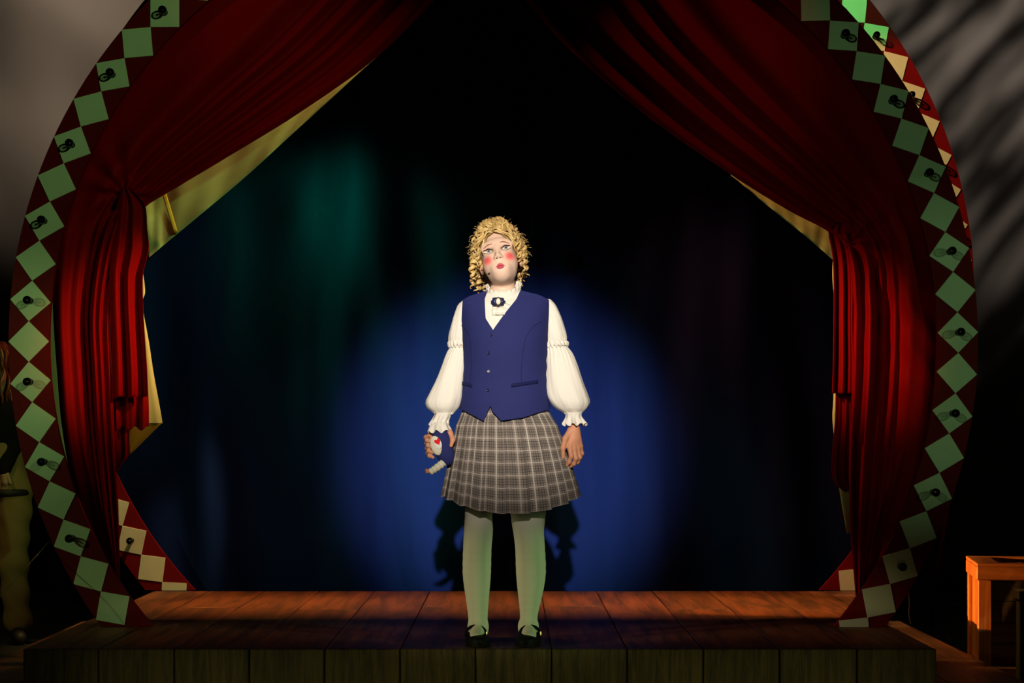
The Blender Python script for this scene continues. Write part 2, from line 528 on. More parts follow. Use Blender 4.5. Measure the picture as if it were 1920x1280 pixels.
def arch(label, D, cpx, cpy, r_in, r_out, angles, bulbs, half, thick=0.026):
    s = D / FPX
    cx, cz = (cpx - 960) * s, CAM_Z + (HZ - cpy) * s
    r0, r1 = r_in * s, r_out * s
    root = thing('show_arch', label, 'arch', (cx, D, TOP))
    # band: ring sector that stands on the platform, cut level at the deck
    a0 = math.asin((TOP - cz) / r1)
    N = 150
    vs, fs = [], []
    for i in range(N + 1):
        f = i / N
        for r, y in ((r0, D), (r1, D), (r1, D + thick), (r0, D + thick)):
            ab = math.asin((TOP + .001 - cz) / r)
            th = ab + (PI - 2 * ab) * f
            z = cz + r * math.sin(th)
            vs.append((cx + r * math.cos(th), y, z))
    for i in range(N):
        for k in range(4):
            a, b = i * 4 + k, i * 4 + (k + 1) % 4
            fs.append((a, b, b + 4, a + 4))
    fs.append((0, 3, 2, 1))
    fs.append((N * 4, N * 4 + 1, N * 4 + 2, N * 4 + 3))
    me = mesh_of('band', vs, fs)
    bm = bmesh.new(); bm.from_mesh(me); bmesh.ops.recalc_face_normals(bm, faces=bm.faces[:]); bm.to_mesh(me); bm.free()
    ob('band', me, M['arch'], root)
    h = half * s
    rm = (r0 + r1) / 2
    t = 0.004
    bm = bmesh.new()
    lo = [bm.verts.new((h * math.cos(k * PI / 2), 0, h * math.sin(k * PI / 2))) for k in range(4)]
    hi = [bm.verts.new((.985 * h * math.cos(k * PI / 2), -t, .985 * h * math.sin(k * PI / 2))) for k in range(4)]
    bm.faces.new(hi)
    for k in range(4):
        bm.faces.new((lo[k], lo[(k + 1) % 4], hi[(k + 1) % 4], hi[k]))
    bmesh.ops.recalc_face_normals(bm, faces=bm.faces[:])
    dm = bpy.data.meshes.new('diamond'); bm.to_mesh(dm); bm.free()
    dm.materials.append(M['diamond'])
    for k, ang in enumerate(angles):
        th = math.radians(ang)
        x, z = cx + rm * math.cos(th), cz + rm * math.sin(th)
        if z - h * .95 < TOP:        # the tile at the deck is sawn off level
            pts = [(x + h * math.cos(th + j * PI / 2), z + h * math.sin(th + j * PI / 2)) for j in range(4)]
            out = []
            for j in range(4):
                a, b = pts[j], pts[(j + 1) % 4]
                if a[1] >= TOP: out.append(a)
                if (a[1] - TOP) * (b[1] - TOP) < 0:
                    f = (TOP - a[1]) / (b[1] - a[1]); out.append((a[0] + f * (b[0] - a[0]), TOP))
            if len(out) < 3:
                continue
            nn = len(out)
            vv = [(p[0], D - t, p[1]) for p in out] + [(p[0], D, p[1]) for p in out]
            ff = [tuple(range(nn))] + [(j, (j + 1) % nn, nn + (j + 1) % nn, nn + j) for j in range(nn)]
            ob('diamond_tile', mesh_of('cut_diamond', vv, ff), M['diamond'], root)
            continue
        d = ob('diamond_tile', dm, None, root)
        d.location = (x, D, z)
        d.rotation_euler = (0, -th, 0)
        if bulbs(k, ang):
            b = ob('light_bulb', bulb_me, None, root)
            b.location = (x, D - t, z)
            for nm, mm in (('bulb_socket', sock_me), ('filament', fil_me)):
                c = bpy.data.objects.new(nm, mm)
                C.objects.link(c)
                c.parent = b
    return root


def norm(a):
    return a % 360


fl = [180 - 5.0 * k for k in range(-7, 19)]           # left half, upwards from the left foot
fr = [1.1 + 5.0 * k for k in range(-8, 18)]
ANG = [(a, 'L', k) for a, k in zip(fl, range(-7, 19))] + [(a, 'R', k) for a, k in zip(fr, range(-8, 18))]
arch('nearer round red arch with cream diamonds and bulbs, standing at the front of the platform', 7.47, 925, 640, 833, 909,
     [a for a, _, _ in ANG], lambda i, ang: (ANG[i][2] % 2 == 1) if ANG[i][1] == 'L' else (ANG[i][2] % 2 == 0), 38.3)
bl = [180 + 33.2 - 4.4 * k for k in range(-3, 28)]
br = [26.2 + 4.4 * k for k in range(-16, 14)]
BNG = [(a, 'L', k) for a, k in zip(bl, range(-3, 28))] + [(a, 'R', k) for a, k in zip(br, range(-16, 14))]
arch('farther round red arch with cream diamonds, amber lit behind the drapes', 9.19, 951, 552, 806, 876,
     [a for a, _, _ in BNG], lambda i, ang: BNG[i][2] % 2 == 0, 32.6)


# ------------------------------------------------------------------ drapes
def gs(w, c, s):
    return math.exp(-((w - c) / s) ** 2)


def drape_sheet(pairs, D0, ridges, nt, nw, thick=0.004, extra=None):
    A = crv([p[0] for p in pairs], nt + 1)
    B = crv([p[1] for p in pairs], nt + 1)

    def fn(u, v):
        j = int(round(v * nt))
        a, b = A[j], B[j]
        px = a[0] + (b[0] - a[0]) * u
        py = a[1] + (b[1] - a[1]) * u
        wd = math.hypot(b[0] - a[0], b[1] - a[1])
        amp = min(1.0, 0.25 + wd / 420.0)
        d = 0
        for (c0, c1, s, am) in ridges:
            d -= am * gs(u, c0 + (c1 - c0) * v, s) * amp
        if extra:
            d += extra(u, v, px, py)
        return P(px, py, D0 + d)
    return thicken(grid(fn, nw, nt), thick)


left_pairs = [((455, -130), (884, -78)), ((410, -70), (815, 0)), ((310, 40), (700, 112)), ((225, 140), (560, 212)),
              ((165, 240), (420, 298)), ((128, 330), (330, 352)), ((108, 395), (272, 388)), ((101, 450), (240, 430)),
              ((98, 520), (218, 515)), ((100, 600), (207, 600)), ((107, 700), (210, 700)), ((116, 800), (214, 800)),
              ((134, 900), (220, 900)), ((165, 1000), (223, 1000)), ((213, 1094), (225, 1096))]
right_pairs = [((1440, -130), (918, -78)), ((1490, -60), (985, 0)), ((1560, 40), (1065, 90)), ((1625, 130), (1210, 215)),
               ((1680, 230), (1375, 330)), ((1718, 320), (1480, 395)), ((1742, 400), (1550, 432)), ((1758, 480), (1590, 472)),
               ((1766, 560), (1600, 560)), ((1767, 640), (1600, 640)), ((1762, 720), (1598, 720)), ((1752, 800), (1594, 800)),
               ((1728, 900), (1592, 900)), ((1690, 1000), (1595, 1000)), ((1645, 1090), (1603, 1100)), ((1612, 1136), (1607, 1140))]


def sm(a, b, x):
    t = min(1, max(0, (x - a) / (b - a)))
    return t * t * (3 - 2 * t)


def left_extra(u, v, px, py):
    fall = sm(.36, .52, v)
    d = -fall * (.026 * math.cos(2 * PI * 1.55 * u - .9 + .5 * math.sin(v * 7)) + .007 * math.cos(2 * PI * 3.3 * u + 1.2 + v * 3 + math.sin(v * 11)))
    # crumple around the tie
    r = math.hypot(px - 237, py - 362)
    ang = math.atan2(py - 362, px - 237)
    d -= .016 * math.exp(-(r / 95) ** 2) * math.cos(9 * ang + 0.4)
    d -= .003 * math.sin(v * 13 + u * 5) * (1 - fall) * sm(.4, .8, u)
    return d + .045 * sm(.28, .6, u) * (1 - sm(.36, .50, v))


def right_extra(u, v, px, py):
    fall = sm(.36, .52, v)
    d = -fall * (.026 * math.cos(2 * PI * 1.7 * (u + .25 * sm(.4, .9, v)) + 2.4) + .012 * sm(.5, .8, u) * math.cos(2 * PI * 5 * u + .5))
    r = math.hypot(px - 1592, py - 455)
    ang = math.atan2(py - 455, px - 1592)
    d -= .018 * math.exp(-(r / 100) ** 2) * math.cos(8 * ang + 1.2)
    d -= .003 * math.sin(v * 12 - u * 5) * (1 - fall) * sm(.4, .8, u)
    d += .045 * sm(.28, .6, u) * (1 - sm(.36, .50, v))
    # long swag folds that cross from the tie down to the outer edge
    for k, (c, s, am) in enumerate(((0.0, 30, .030), (70, 34, .022), (150, 36, .018))):
        yy = 470 + c + 0.85 * (px - 1600) + 0.0016 * (px - 1600) ** 2
        d -= am * math.exp(-((py - yy) / s) ** 2) * sm(1595, 1640, px) * (1 - sm(1720, 1765, px) * .5)
    return d


ld = thing('red_drape', 'left dark red velvet drape swagged and tied back beside the nearer arch', 'curtain', P(215, 1092, 7.6))
ridgesL = [(.40, .42, .11, .085), (.575, .585, .040, .070), (.69, .70, .040, .085), (.80, .82, .040, .070), (.95, .96, .065, .090), (.18, .20, .20, .055)]
ob('swag', drape_sheet(left_pairs, 7.585, ridgesL, 230, 110, extra=left_extra), M['velvet'], ld)
rd = thing('red_drape', 'right dark red velvet drape swagged and tied back beside the nearer arch', 'curtain', P(1607, 1138, 7.6))
ridgesR = [(.36, .40, .10, .070), (.55, .53, .050, .085), (.67, .68, .045, .070), (.81, .82, .055, .095), (.97, .97, .050, .080), (.12, .12, .2, .055)]
ob('swag', drape_sheet(right_pairs, 7.585, ridgesR, 230, 110, extra=right_extra), M['velvet'], rd)


def panel(rows, D0, folds, nt=60, nw=40, thick=.004, amp0=0.35, wav=0.0):
    """hanging panel: rows of (y, xl, xr); folds list of (freq, phase, amp)"""
    R = crv(rows, nt + 1)

    def fn(u, v):
        y, xl, xr = R[int(round(v * nt))]
        d = 0
        for (fq, ph, am) in folds:
            d += am * math.cos(2 * PI * (fq * u + ph) + v * 0.8) * (amp0 + (1 - amp0) * v)
        yy = y + wav * math.sin(u * 17 + 1) * v
        return P(xl + (xr - xl) * u, yy, D0 + d)
    return thicken(grid(fn, nw, nt), thick)


ob('tail', panel([(352, 229, 243), (372, 222, 262), (390, 218, 273), (430, 212, 276), (462, 208, 279), (490, 206, 274), (515, 205, 268),
                  (570, 206, 268), (640, 209, 272), (700, 211, 276), (745, 212, 277)], 7.53,
                 [(2.3, .05, .026), (3.9, .4, .007)], 80, 64, wav=2), M['velvet'], ld)
ob('tail', panel([(700, 213, 276), (740, 213, 278), (770, 214, 279), (803, 216, 279)], 7.60, [(2.4, .3, .020), (4.1, .1, .010)], 30, 48, wav=4), M['velvet'], ld)
ob('tail', panel([(760, 213, 262), (800, 213, 243), (850, 215, 243), (868, 216, 232), (880, 217, 222)], 7.64, [(1.7, .2, .018), (3.3, .1, .008)], 30, 40, wav=3), M['velvet'], ld)
ob('tail', panel([(415, 1574, 1580), (426, 1556, 1588), (440, 1554, 1592), (480, 1561, 1602), (530, 1563, 1606), (600, 1563, 1606), (680, 1562, 1608), (737, 1560, 1608)],
                 7.56, [(2.6, .45, .020), (4.9, .2, .009)], 80, 64, wav=1), M['velvet'], rd)
ob('tail', panel([(700, 1567, 1608), (780, 1566, 1608), (840, 1561, 1608), (880, 1559, 1604), (905, 1566, 1603), (922, 1586, 1602)],
                 7.60, [(2.2, .35, .020), (4.3, .5, .008)], 50, 48, wav=2), M['velvet'], rd)


def lining_sheet(pairs, D0, am=.006, nt=60, nw=16, tilt=0.0):
    A = crv([p[0] for p in pairs], nt + 1)
    B = crv([p[1] for p in pairs], nt + 1)

    def fn(u, v):
        j = int(round(v * nt))
        a, b = A[j], B[j]
        d = am * (math.sin(v * 23 + u * 2) + .5 * math.sin(v * 51 - u * 3)) + tilt * u
        return P(a[0] + (b[0] - a[0]) * u, a[1] + (b[1] - a[1]) * u, D0 + d)
    return thicken(grid(fn, nw, nt), .003)


ob('lining', lining_sheet([((770, 30), (705, 108)), ((640, 120), (560, 240)), ((480, 220), (450, 340)), ((330, 310), (330, 440)),
                           ((262, 340), (279, 483))], 8.12, tilt=-.32), M['lining'], ld, 'cream lining showing under the swag')
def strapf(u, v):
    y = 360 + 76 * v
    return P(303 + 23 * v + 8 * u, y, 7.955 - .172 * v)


ob('lining_strap', thicken(grid(strapf, 3, 12), .003), M['ochre'], ld)
ob('lining', panel([(500, 240, 266), (545, 240, 272), (572, 240, 267), (640, 238, 279), (700, 236, 288), (760, 232, 299), (790, 230, 304), (793, 229, 304)],
                   7.74, [(1.6, .2, .008), (3.1, .6, .004)], 50, 24), M['lining'], ld)


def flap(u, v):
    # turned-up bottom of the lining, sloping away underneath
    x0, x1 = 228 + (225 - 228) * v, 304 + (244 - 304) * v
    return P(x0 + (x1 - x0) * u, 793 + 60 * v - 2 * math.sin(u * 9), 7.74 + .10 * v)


ob('lining_flap', thicken(grid(flap, 12, 12), .003), M['ochre'], ld)
ob('lining', panel([(540, 86, 103), (600, 86, 106), (700, 88, 112), (800, 100, 121), (870, 112, 132), (910, 125, 138)], 7.72, [(1.0, .2, .004)], 30, 6), M['lining'], ld)
ob('lining', lining_sheet([((1330, 270), (1372, 330)), ((1430, 330), (1440, 386)), ((1520, 390), (1510, 442)), ((1590, 430), (1563, 488))], 8.12, tilt=-.32), M['lining'], rd,
   'cream lining showing under the swag')
ob('lining', panel([(480, 1562, 1590), (520, 1561, 1590), (600, 1566, 1592), (740, 1563, 1592), (780, 1561, 1592), (820, 1564, 1594),
                    (900, 1572, 1600), (930, 1576, 1602), (1000, 1588, 1606)], 7.72, [(1.0, .2, .004)], 60, 8), M['lining'], rd)


# ------------------------------------------------------------------ dark backcloth in two panels
def backfold(x, z, seed):
    s = 0
    lean = (z - 0.3)
    for (k, ph, am, sl) in ((5.2, 0.3, .060, .30), (9.7, 1.9, .040, -.22), (17.3, .4, .018, .35), (2.3, 2.2, .05, .12)):
        s += am * math.sin(k * (x + sl * (.35 * lean + .06 * math.sin(1.3 * z + seed))) + ph + seed)
    return s


def back_panel(sx0, sx1, D0, seed):
    s0 = D0 / FPX
    cx, cz, Rr = (951 - 960) * s0, CAM_Z + (HZ - 552) * s0, 846 * s0

    def fn(u, v):
        z = 0.02 + (cz + Rr * .985 - 0.02) * v
        hw = math.sqrt(max(0.0, Rr * Rr - (z - cz) ** 2))
        a = cx - hw if sx0 is None else max(sx0, cx - hw)
        b = cx + hw if sx1 is None else min(sx1, cx + hw)
        x = a + (b - a) * u
        return (x, D0 + backfold(x, z, seed), z)
    return thicken(grid(fn, 150, 70), .004)


bc = ob('backcloth_curtain', back_panel(None, 0.01, 9.45, 0.0), M['back'])
bc['label'] = 'left half of the dark blue backcloth curtain, teal lit folds, behind the woman'
bc['category'] = 'curtain'
bc = ob('backcloth_curtain', back_panel(-0.06, None, 9.65, 1.7), M['back'])
bc['label'] = 'right half of the dark backcloth curtain, nearly black, beyond the centre seam'
bc['category'] = 'curtain'

#@@PART2
# ------------------------------------------------------------------ signed distance body builder
def rcone(a, b, ra, rb):
    a, b = np.array(a, float), np.array(b, float)
    ab = b - a
    L2 = float(ab @ ab) + 1e-12
    lo = np.minimum(a - ra, b - rb); hi = np.maximum(a + ra, b + rb)

    def f(p):
        t = np.clip(((p - a) @ ab) / L2, 0, 1)
        return np.linalg.norm(p - a - t[..., None] * ab, axis=-1) - (ra + (rb - ra) * t)
    return f, lo, hi


def ell(c, r, Rm=None):
    c, r = np.array(c, float), np.array(r, float)
    m = max(r)
    Rt = None if Rm is None else np.array(Rm, float)

    def f(p):
        q = p - c
        if Rt is not None:
            q = q @ Rt          # rows: world -> local
        k0 = np.linalg.norm(q / r, axis=-1)
        k1 = np.linalg.norm(q / (r * r), axis=-1) + 1e-9
        return k0 * (k0 - 1) / k1
    return f, c - m, c + m


class SDF:
    def __init__(self):
        self.ops = []

    def add(self, prim, k=0.01):
        self.ops.append(('u', prim, k))

    def sub(self, prim, k=0.004):
        self.ops.append(('s', prim, k))

    @staticmethod
    def comb(op, d, e, k):
        if op == 'u':
            h = np.maximum(k - np.abs(d - e), 0) / k
            return np.minimum(d, e) - h * h * k * 0.25
        e = -e
        h = np.maximum(k - np.abs(d - e), 0) / k
        return np.maximum(d, e) + h * h * k * 0.25

    def ev(self, p):
        d = np.full(p.shape[:-1], 0.3)
        for op, (f, lo, hi), k in self.ops:
            d = self.comb(op, d, f(p), k)
        return d

    def mesh(self, lo, hi, h):
        lo = np.array(lo, float); hi = np.array(hi, float)
        n = np.ceil((hi - lo) / h).astype(int) + 1
        G = np.full(n, 0.3, np.float32)
        for op, (f, bl, bh), k in self.ops:
            i0 = np.clip(np.floor((bl - k - 3 * h - lo) / h).astype(int), 0, n - 1)
            i1 = np.clip(np.ceil((bh + k + 3 * h - lo) / h).astype(int) + 1, 1, n)
            if np.any(i1 <= i0):
                continue
            ax = [lo[a] + h * np.arange(i0[a], i1[a]) for a in range(3)]
            p = np.stack(np.meshgrid(*ax, indexing='ij'), -1)
            sl = tuple(slice(i0[a], i1[a]) for a in range(3))
            G[sl] = self.comb(op, G[sl], f(p).astype(np.float32), k)
        S = G < 0
        cells = np.zeros(n - 1, bool)
        allin = np.ones(n - 1, bool)
        for dx in (0, 1):
            for dy in (0, 1):
                for dz in (0, 1):
                    s = S[dx:n[0] - 1 + dx, dy:n[1] - 1 + dy, dz:n[2] - 1 + dz]
                    cells |= s
                    allin &= s
        cells &= ~allin
        ci = np.argwhere(cells)
        idx = np.full(n - 1, -1, np.int32)
        idx[tuple(ci.T)] = np.arange(len(ci))
        acc = np.zeros((len(ci), 3)); cnt = np.zeros(len(ci))
        cor = [(a, b, c) for a in (0, 1) for b in (0, 1) for c in (0, 1)]
        for a in cor:
            for ax in range(3):
                if a[ax] == 1:
                    continue
                b = list(a); b[ax] = 1
                va = G[tuple((ci + a).T)]; vb = G[tuple((ci + b).T)]
                m = (va < 0) != (vb < 0)
                t = np.where(m, va / np.where(m, va - vb, 1), 0)
                pt = np.tile(np.array(a, float), (len(ci), 1)); pt[:, ax] += t
                acc += pt * m[:, None]; cnt += m
        v = lo + h * (ci + acc / cnt[:, None])
        # newton projection onto the exact field
        for _ in range(2):
            e = h * 0.25
            d = self.ev(v)
            gx = np.stack([(self.ev(v + np.eye(3)[a] * e) - d) / e for a in range(3)], -1)
            gx /= np.maximum(np.linalg.norm(gx, axis=-1, keepdims=True), 0.4)
            step = np.clip(d, -h * .6, h * .6)
            v = v - gx * step[:, None] * .8
        quads = []
        for ax in range(3):
            o1, o2 = (ax + 1) % 3, (ax + 2) % 3
            sa = [slice(None)] * 3; sb = [slice(None)] * 3
            sa[ax] = slice(0, -1); sb[ax] = slice(1, None)
            A, B = S[tuple(sa)], S[tuple(sb)]
            ed = np.argwhere(A != B)
            ok = np.ones(len(ed), bool)
            for o in (o1, o2):
                ok &= (ed[:, o] > 0) & (ed[:, o] < n[o] - 1)
            ed = ed[ok]
            flip = A[tuple(ed.T)]
            q = []
            for (d1, d2) in ((-1, -1), (0, -1), (0, 0), (-1, 0)):
                c = ed.copy(); c[:, o1] += d1; c[:, o2] += d2
                q.append(idx[tuple(c.T)])
            q = np.stack(q, -1)
            q[~flip] = q[~flip][:, ::-1]
            quads.append(q)
        return v, np.concatenate(quads)


def np_mesh(name, v, q):
    me = bpy.data.meshes.new(name)
    me.vertices.add(len(v)); me.vertices.foreach_set('co', np.ascontiguousarray(v, np.float32).ravel())
    k = q.shape[1]
    me.loops.add(q.size); me.loops.foreach_set('vertex_index', np.ascontiguousarray(q, np.int32).ravel())
    me.polygons.add(len(q))
    me.polygons.foreach_set('loop_start', np.arange(0, q.size, k, dtype=np.int32))
    me.polygons.foreach_set('use_smooth', np.ones(len(q), bool))
    me.update(calc_edges=True)
    me.validate()
    return me


# ------------------------------------------------------------------ the woman
DA = 6.90
PXM = DA / FPX       # metres per pixel at her


def A(px, py, dy=0.0):
    return np.array(P(px, py, DA + dy))


M['skin'] = mat('warm_skin', (0.80, 0.50, 0.36), 0.5, spec=0.3)
nt = M['skin'].node_tree
at = nt.nodes.new('ShaderNodeVertexColor'); at.layer_name = 'skin_tint'
nt.links.new(at.outputs[0], nt.nodes['Principled BSDF'].inputs['Base Color'])
M['tights'] = mat('off_white_tights', (0.62, 0.58, 0.50), 0.75, spec=0.15)
M['shirt'] = mat('white_cotton', (0.83, 0.79, 0.71), 0.85, spec=0.1)
M['vest'] = mat('navy_suiting', (0.026, 0.031, 0.135), 0.75, spec=0.08, noise=(140, 0.10, (1, 1, 1)))
M['vest_dark'] = mat('navy_welt', (0.012, 0.015, 0.075), 0.7, spec=0.1)
M['button'] = mat('navy_button', (0.012, 0.014, 0.06), 0.3)
M['ring'] = mat('pale_button_rim', (0.35, 0.34, 0.30), 0.3)
M['shoe'] = mat('black_leather', (0.005, 0.005, 0.006), 0.6, spec=0.12)
M['steel'] = mat('steel_buckle', (0.7, 0.7, 0.7), 0.25, metallic=1.0)
M['eye_white'] = mat('eye_white', (0.68, 0.66, 0.64), 0.2)
M['iris'] = mat('grey_iris', (0.17, 0.21, 0.22), 0.2)
M['pupil'] = mat('pupil', (0.004, 0.004, 0.004), 0.1)
M['lash'] = mat('dark_lash', (0.02, 0.012, 0.010), 0.6)
M['brow'] = mat('brown_brow', (0.36, 0.15, 0.09), 0.8)
M['cameo'] = mat('ivory_cameo', (0.75, 0.70, 0.60), 0.4)
M['bronze'] = mat('dark_bronze', (0.10, 0.07, 0.05), 0.4, metallic=0.7)
M['bow'] = mat('navy_satin', (0.012, 0.018, 0.085), 0.35)
M['red_felt'] = mat('red_felt', (0.75, 0.004, 0.008), 0.8)
M['cream'] = mat('cream_cotton', (0.72, 0.68, 0.52), 0.85, noise=(60, 0.1, (1, 1, 1)))
M['doll_skin'] = mat('doll_skin', (0.55, 0.20, 0.09), 0.7)

# head frame
HS = 1.06
al, be, ga = math.radians(-14), math.radians(-11.5), math.radians(-3)
Rh = np.array(Matrix.Rotation(ga, 3, 'Z') @ Matrix.Rotation(be, 3, 'Y') @ Matrix.Rotation(al, 3, 'X'))
HC = A(936.5, 483, 0.0)


def H(x, y, z):
    return HC + HS * (Rh @ np.array([x, y, z]))


def hell(c, r):
    return ell(H(*c), np.array(r) * HS, Rh)


def hcone(a, b, ra, rb):
    return rcone(H(*a), H(*b), ra * HS, rb * HS)


B = SDF()
# torso and hips (under the clothes)
B.add(ell(A(947, 628, 0.01), (.140, .085, .17)), .03)
B.add(ell(A(947, 700, 0.01), (.130, .080, .12)), .05)
B.add(ell(A(951, 790, 0.015), (.150, .100, .13)), .05)
B.add(rcone(A(890, 582, .015), A(1005, 582, .015), .040, .040), .05)
B.add(rcone(A(944, 585, .02), A(942, 555, .015), .072, .054), .04)
B.add(rcone(A(943, 562, .018), H(0, .030, -.06), .049, .044), .02)
# arms
for (sh, el, wr) in ((A(878, 586, .015), A(861, 655, .03), A(823, 785, -.02)), (A(1018, 586, .015), A(1041, 655, .03), A(1076, 788, -.03))):
    B.add(rcone(sh, el, .036, .027), .03)
    B.add(rcone(el, wr, .027, .0215), .02)
# legs
legs = (([(860, 872, 936), (960, 872, 923), (994, 871, 923.5), (1025, 869, 921), (1072, 868, 920), (1111, 872.5, 917), (1150, 878, 914), (1176, 880, 913)], 896.5),
        ([(860, 954, 1030), (960, 958, 1023), (994, 963, 1019), (1025, 966.5, 1021), (1072, 968, 1023), (1111, 971.5, 1017), (1150, 975.5, 1008), (1176, 975, 1006.5)], 990.5))
for prof, fx in legs:
    pr = crv(prof, 22)
    q_ = []
    for (y_, l_, r_) in pr:
        t_ = (y_ - 860) / 316
        dy_ = .005 + .020 * math.exp(-((y_ - 1075) / 45) ** 2) - .008 * math.exp(-((y_ - 1005) / 35) ** 2)
        q_.append((A((l_ + r_) / 2, y_, dy_), (r_ - l_) / 2 * PXM - .0018))
    B.add(rcone(A(930 if fx < 950 else 975, 800, .015), q_[0][0], .085, q_[0][1]), .04)
    for k_ in range(len(q_) - 1):
        B.add(rcone(q_[k_][0], q_[k_ + 1][0], q_[k_][1], q_[k_ + 1][1]), .006)
    X_ = A(fx, 1176, 0)[0]
    an = np.array([X_, 6.900, TOP + .064]); toe = np.array([X_ + (-.004 if fx < 950 else .004), 6.800, TOP + .027]); heel = np.array([X_, 6.940, TOP + .038])
    B.add(rcone(q_[-1][0], an, q_[-1][1], .032), .015)
    B.add(rcone(an, toe, .0315, .020), .02)
    B.add(rcone(heel, toe, .028, .022), .02)
    B.add(rcone(an, heel, .030, .029), .02)
# head
B.add(hell((0, .022, .030), (.074, .094, .088)), .02)
B.add(hell((0, -.018, -.026), (.0590, .076, .080)), .02)
B.add(hell((0, -.032, -.076), (.050, .055, .036)), .03)
for s in (-1, 1):
    B.add(hell((s * .0345, -.050, -.040), (.028, .036, .030)), .03)
    B.add(hell((s * .026, -.066, .022), (.034, .012, .020)), .03)
B.add(hell((0, -.070, -.098), (.022, .018, .016)), .035)
for s in (-1, 1):
    B.sub(hell((s * .033, -.0900, .004), (.0195, .0175, .0102)), .008)    # sockets
B.add(hcone((0, -.085, .008), (0, -.1075, -.029), .0052, .0085), .018)
for s in (-1, 1):
    B.add(hell((s * .0095, -.098, -.033), (.0065, .009, .0062)), .008)
    B.sub(hell((s * .0066, -.1075, -.0415), (.0036, .0060, .0030)), .002)
# mouth
B.add(hell((.001, -.087, -.072), (.026, .014, .020)), .03)
B.sub(hell((.001, -.106, -.0712), (.0120, .0060, .0022)), .002)
# ears
for s in (-1, 1):
    B.add(hell((s * .0755, .012, -.018), (.009, .020, .031)), .006)
    B.sub(hell((s * .084, .006, -.014), (.006, .010, .017)), .004)

# her left hand (right in the picture): relaxed, thumb towards the skirt, back of the hand outwards
def chain(pts, radii, k=.006):
    for i in range(len(pts) - 1):
        B.add(rcone(pts[i], pts[i + 1], radii[i], radii[i + 1]), k)


wr = A(1076, 790, -.03)
B.add(rcone(A(1076, 797, -.03), A(1077, 822, -.032), .021, .024), .012)
for i, (kx, ky, kd) in enumerate(((1068, 838, -.052), (1076, 841, -.046), (1083, 840, -.036), (1088, 836, -.026))):
    B.add(rcone(A(1076 + (i - 1.5) * 2.5, 806, -.034), A(kx, ky, kd), .0150, .0112), .010)
chain([A(1068, 838, -.052), A(1071, 855, -.060), A(1067, 866, -.054), A(1062, 873, -.046)], [.0108, .0092, .0082, .0068])
chain([A(1076, 841, -.046), A(1080, 859, -.050), A(1076, 869, -.040), A(1070, 874, -.030)], [.0108, .0094, .0084, .0070])
chain([A(1083, 840, -.036), A(1087, 857, -.036), A(1083, 866, -.024), A(1077, 870, -.014)], [.0104, .0090, .0080, .0068])
chain([A(1088, 836, -.026), A(1091, 850, -.022), A(1088, 858, -.011), A(1083, 861, -.002)], [.0094, .0080, .0072, .0062])
chain([A(1070, 806, -.040), A(1060, 822, -.054), A(1055.5, 840, -.058), A(1056, 857, -.056)], [.0130, .0112, .0094, .0072], .008)
# her right hand (left in the picture): closed round the doll
B.add(rcone(A(822, 792, -.02), A(823, 812, -.012), .022, .025), .012)
for i, (ky, kd) in enumerate(((816, -.006), (826, -.004), (836, -.002), (845, .0))):
    B.add(rcone(A(822, 806 + i * 5, -.010), A(807, ky, kd), .0150, .0112), .010)
    x0, y1 = 807, ky
    chain([A(x0, y1, kd), A(799 + i * 1.2, y1 + 4, kd - .022), A(801 + i * 1.5, y1 + 9, kd - .046), A(808 + i * 1.2, y1 + 12, kd - .056)],
          [.0108, .0094, .0086, .0070])
chain([A(832, 800, -.022), A(844, 812, -.040), A(849, 824, -.056), A(846, 835, -.066)], [.0130, .0112, .0096, .0074], .008)

lo = np.array([A(785, 1215, 0)[0], 6.70, TOP - .01]); hi = np.array([A(1112, 500, 0)[0], 7.12, A(0, 405, 0)[2]])
bv, bq = B.mesh(lo, hi, 0.0032)


def subdiv_region(v, q, mask_v):
    """split quads whose corners are all in the mask into 2x2; keep the border conforming with a fan"""
    return v, q


bm_me = np_mesh('body', bv, bq)
# refine head and hands once and settle the new points on the field
bm = bmesh.new(); bm.from_mesh(bm_me)
zc, zh = A(0, 543, 0)[2], A(0, 884, 0)[2]
sel = set()
for e in bm.edges:
    m = (e.verts[0].co + e.verts[1].co) / 2
    if m.z > zc or (m.z < A(0, 790, 0)[2] and m.z > zh and (m.x < A(851, 0, 0)[0] or m.x > A(1052, 0, 0)[0])):
        sel.add(e)
bmesh.ops.subdivide_edges(bm, edges=list(sel), cuts=1, use_grid_fill=True)
bm.to_mesh(bm_me); bm.free()
co = np.empty(len(bm_me.vertices) * 3, np.float32); bm_me.vertices.foreach_get('co', co); co = co.reshape(-1, 3).astype(float)
reg = (co[:, 2] > zc) | ((co[:, 2] < A(0, 790, 0)[2]) & (co[:, 2] > zh) & ((co[:, 0] < A(851, 0, 0)[0]) | (co[:, 0] > A(1052, 0, 0)[0])))
pv = co[reg]
for _ in range(3):
    e = .0004
    d = B.ev(pv)
    gx = np.stack([(B.ev(pv + np.eye(3)[a] * e) - d) / e for a in range(3)], -1)
    gx /= np.maximum(np.linalg.norm(gx, axis=-1, keepdims=True), 0.4)
    pv = pv - gx * np.clip(d, -.0012, .0012)[:, None] * .8
co[reg] = pv
bm_me.vertices.foreach_set('co', np.ascontiguousarray(co, np.float32).ravel())
bm_me.polygons.foreach_set('use_smooth', np.ones(len(bm_me.polygons), bool))
bm_me.update()
# make-up and skin tint per point
loc = ((co - HC) @ Rh) / HS
head = co[:, 2] > zc
base = np.array([.84, .58, .45])
col = np.tile(base, (len(co), 1))
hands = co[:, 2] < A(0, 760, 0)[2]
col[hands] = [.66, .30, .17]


def blend(mask_w, c):
    global col
    wv = np.clip(mask_w, 0, 1)[:, None]
    col = col * (1 - wv) + np.array(c) * wv


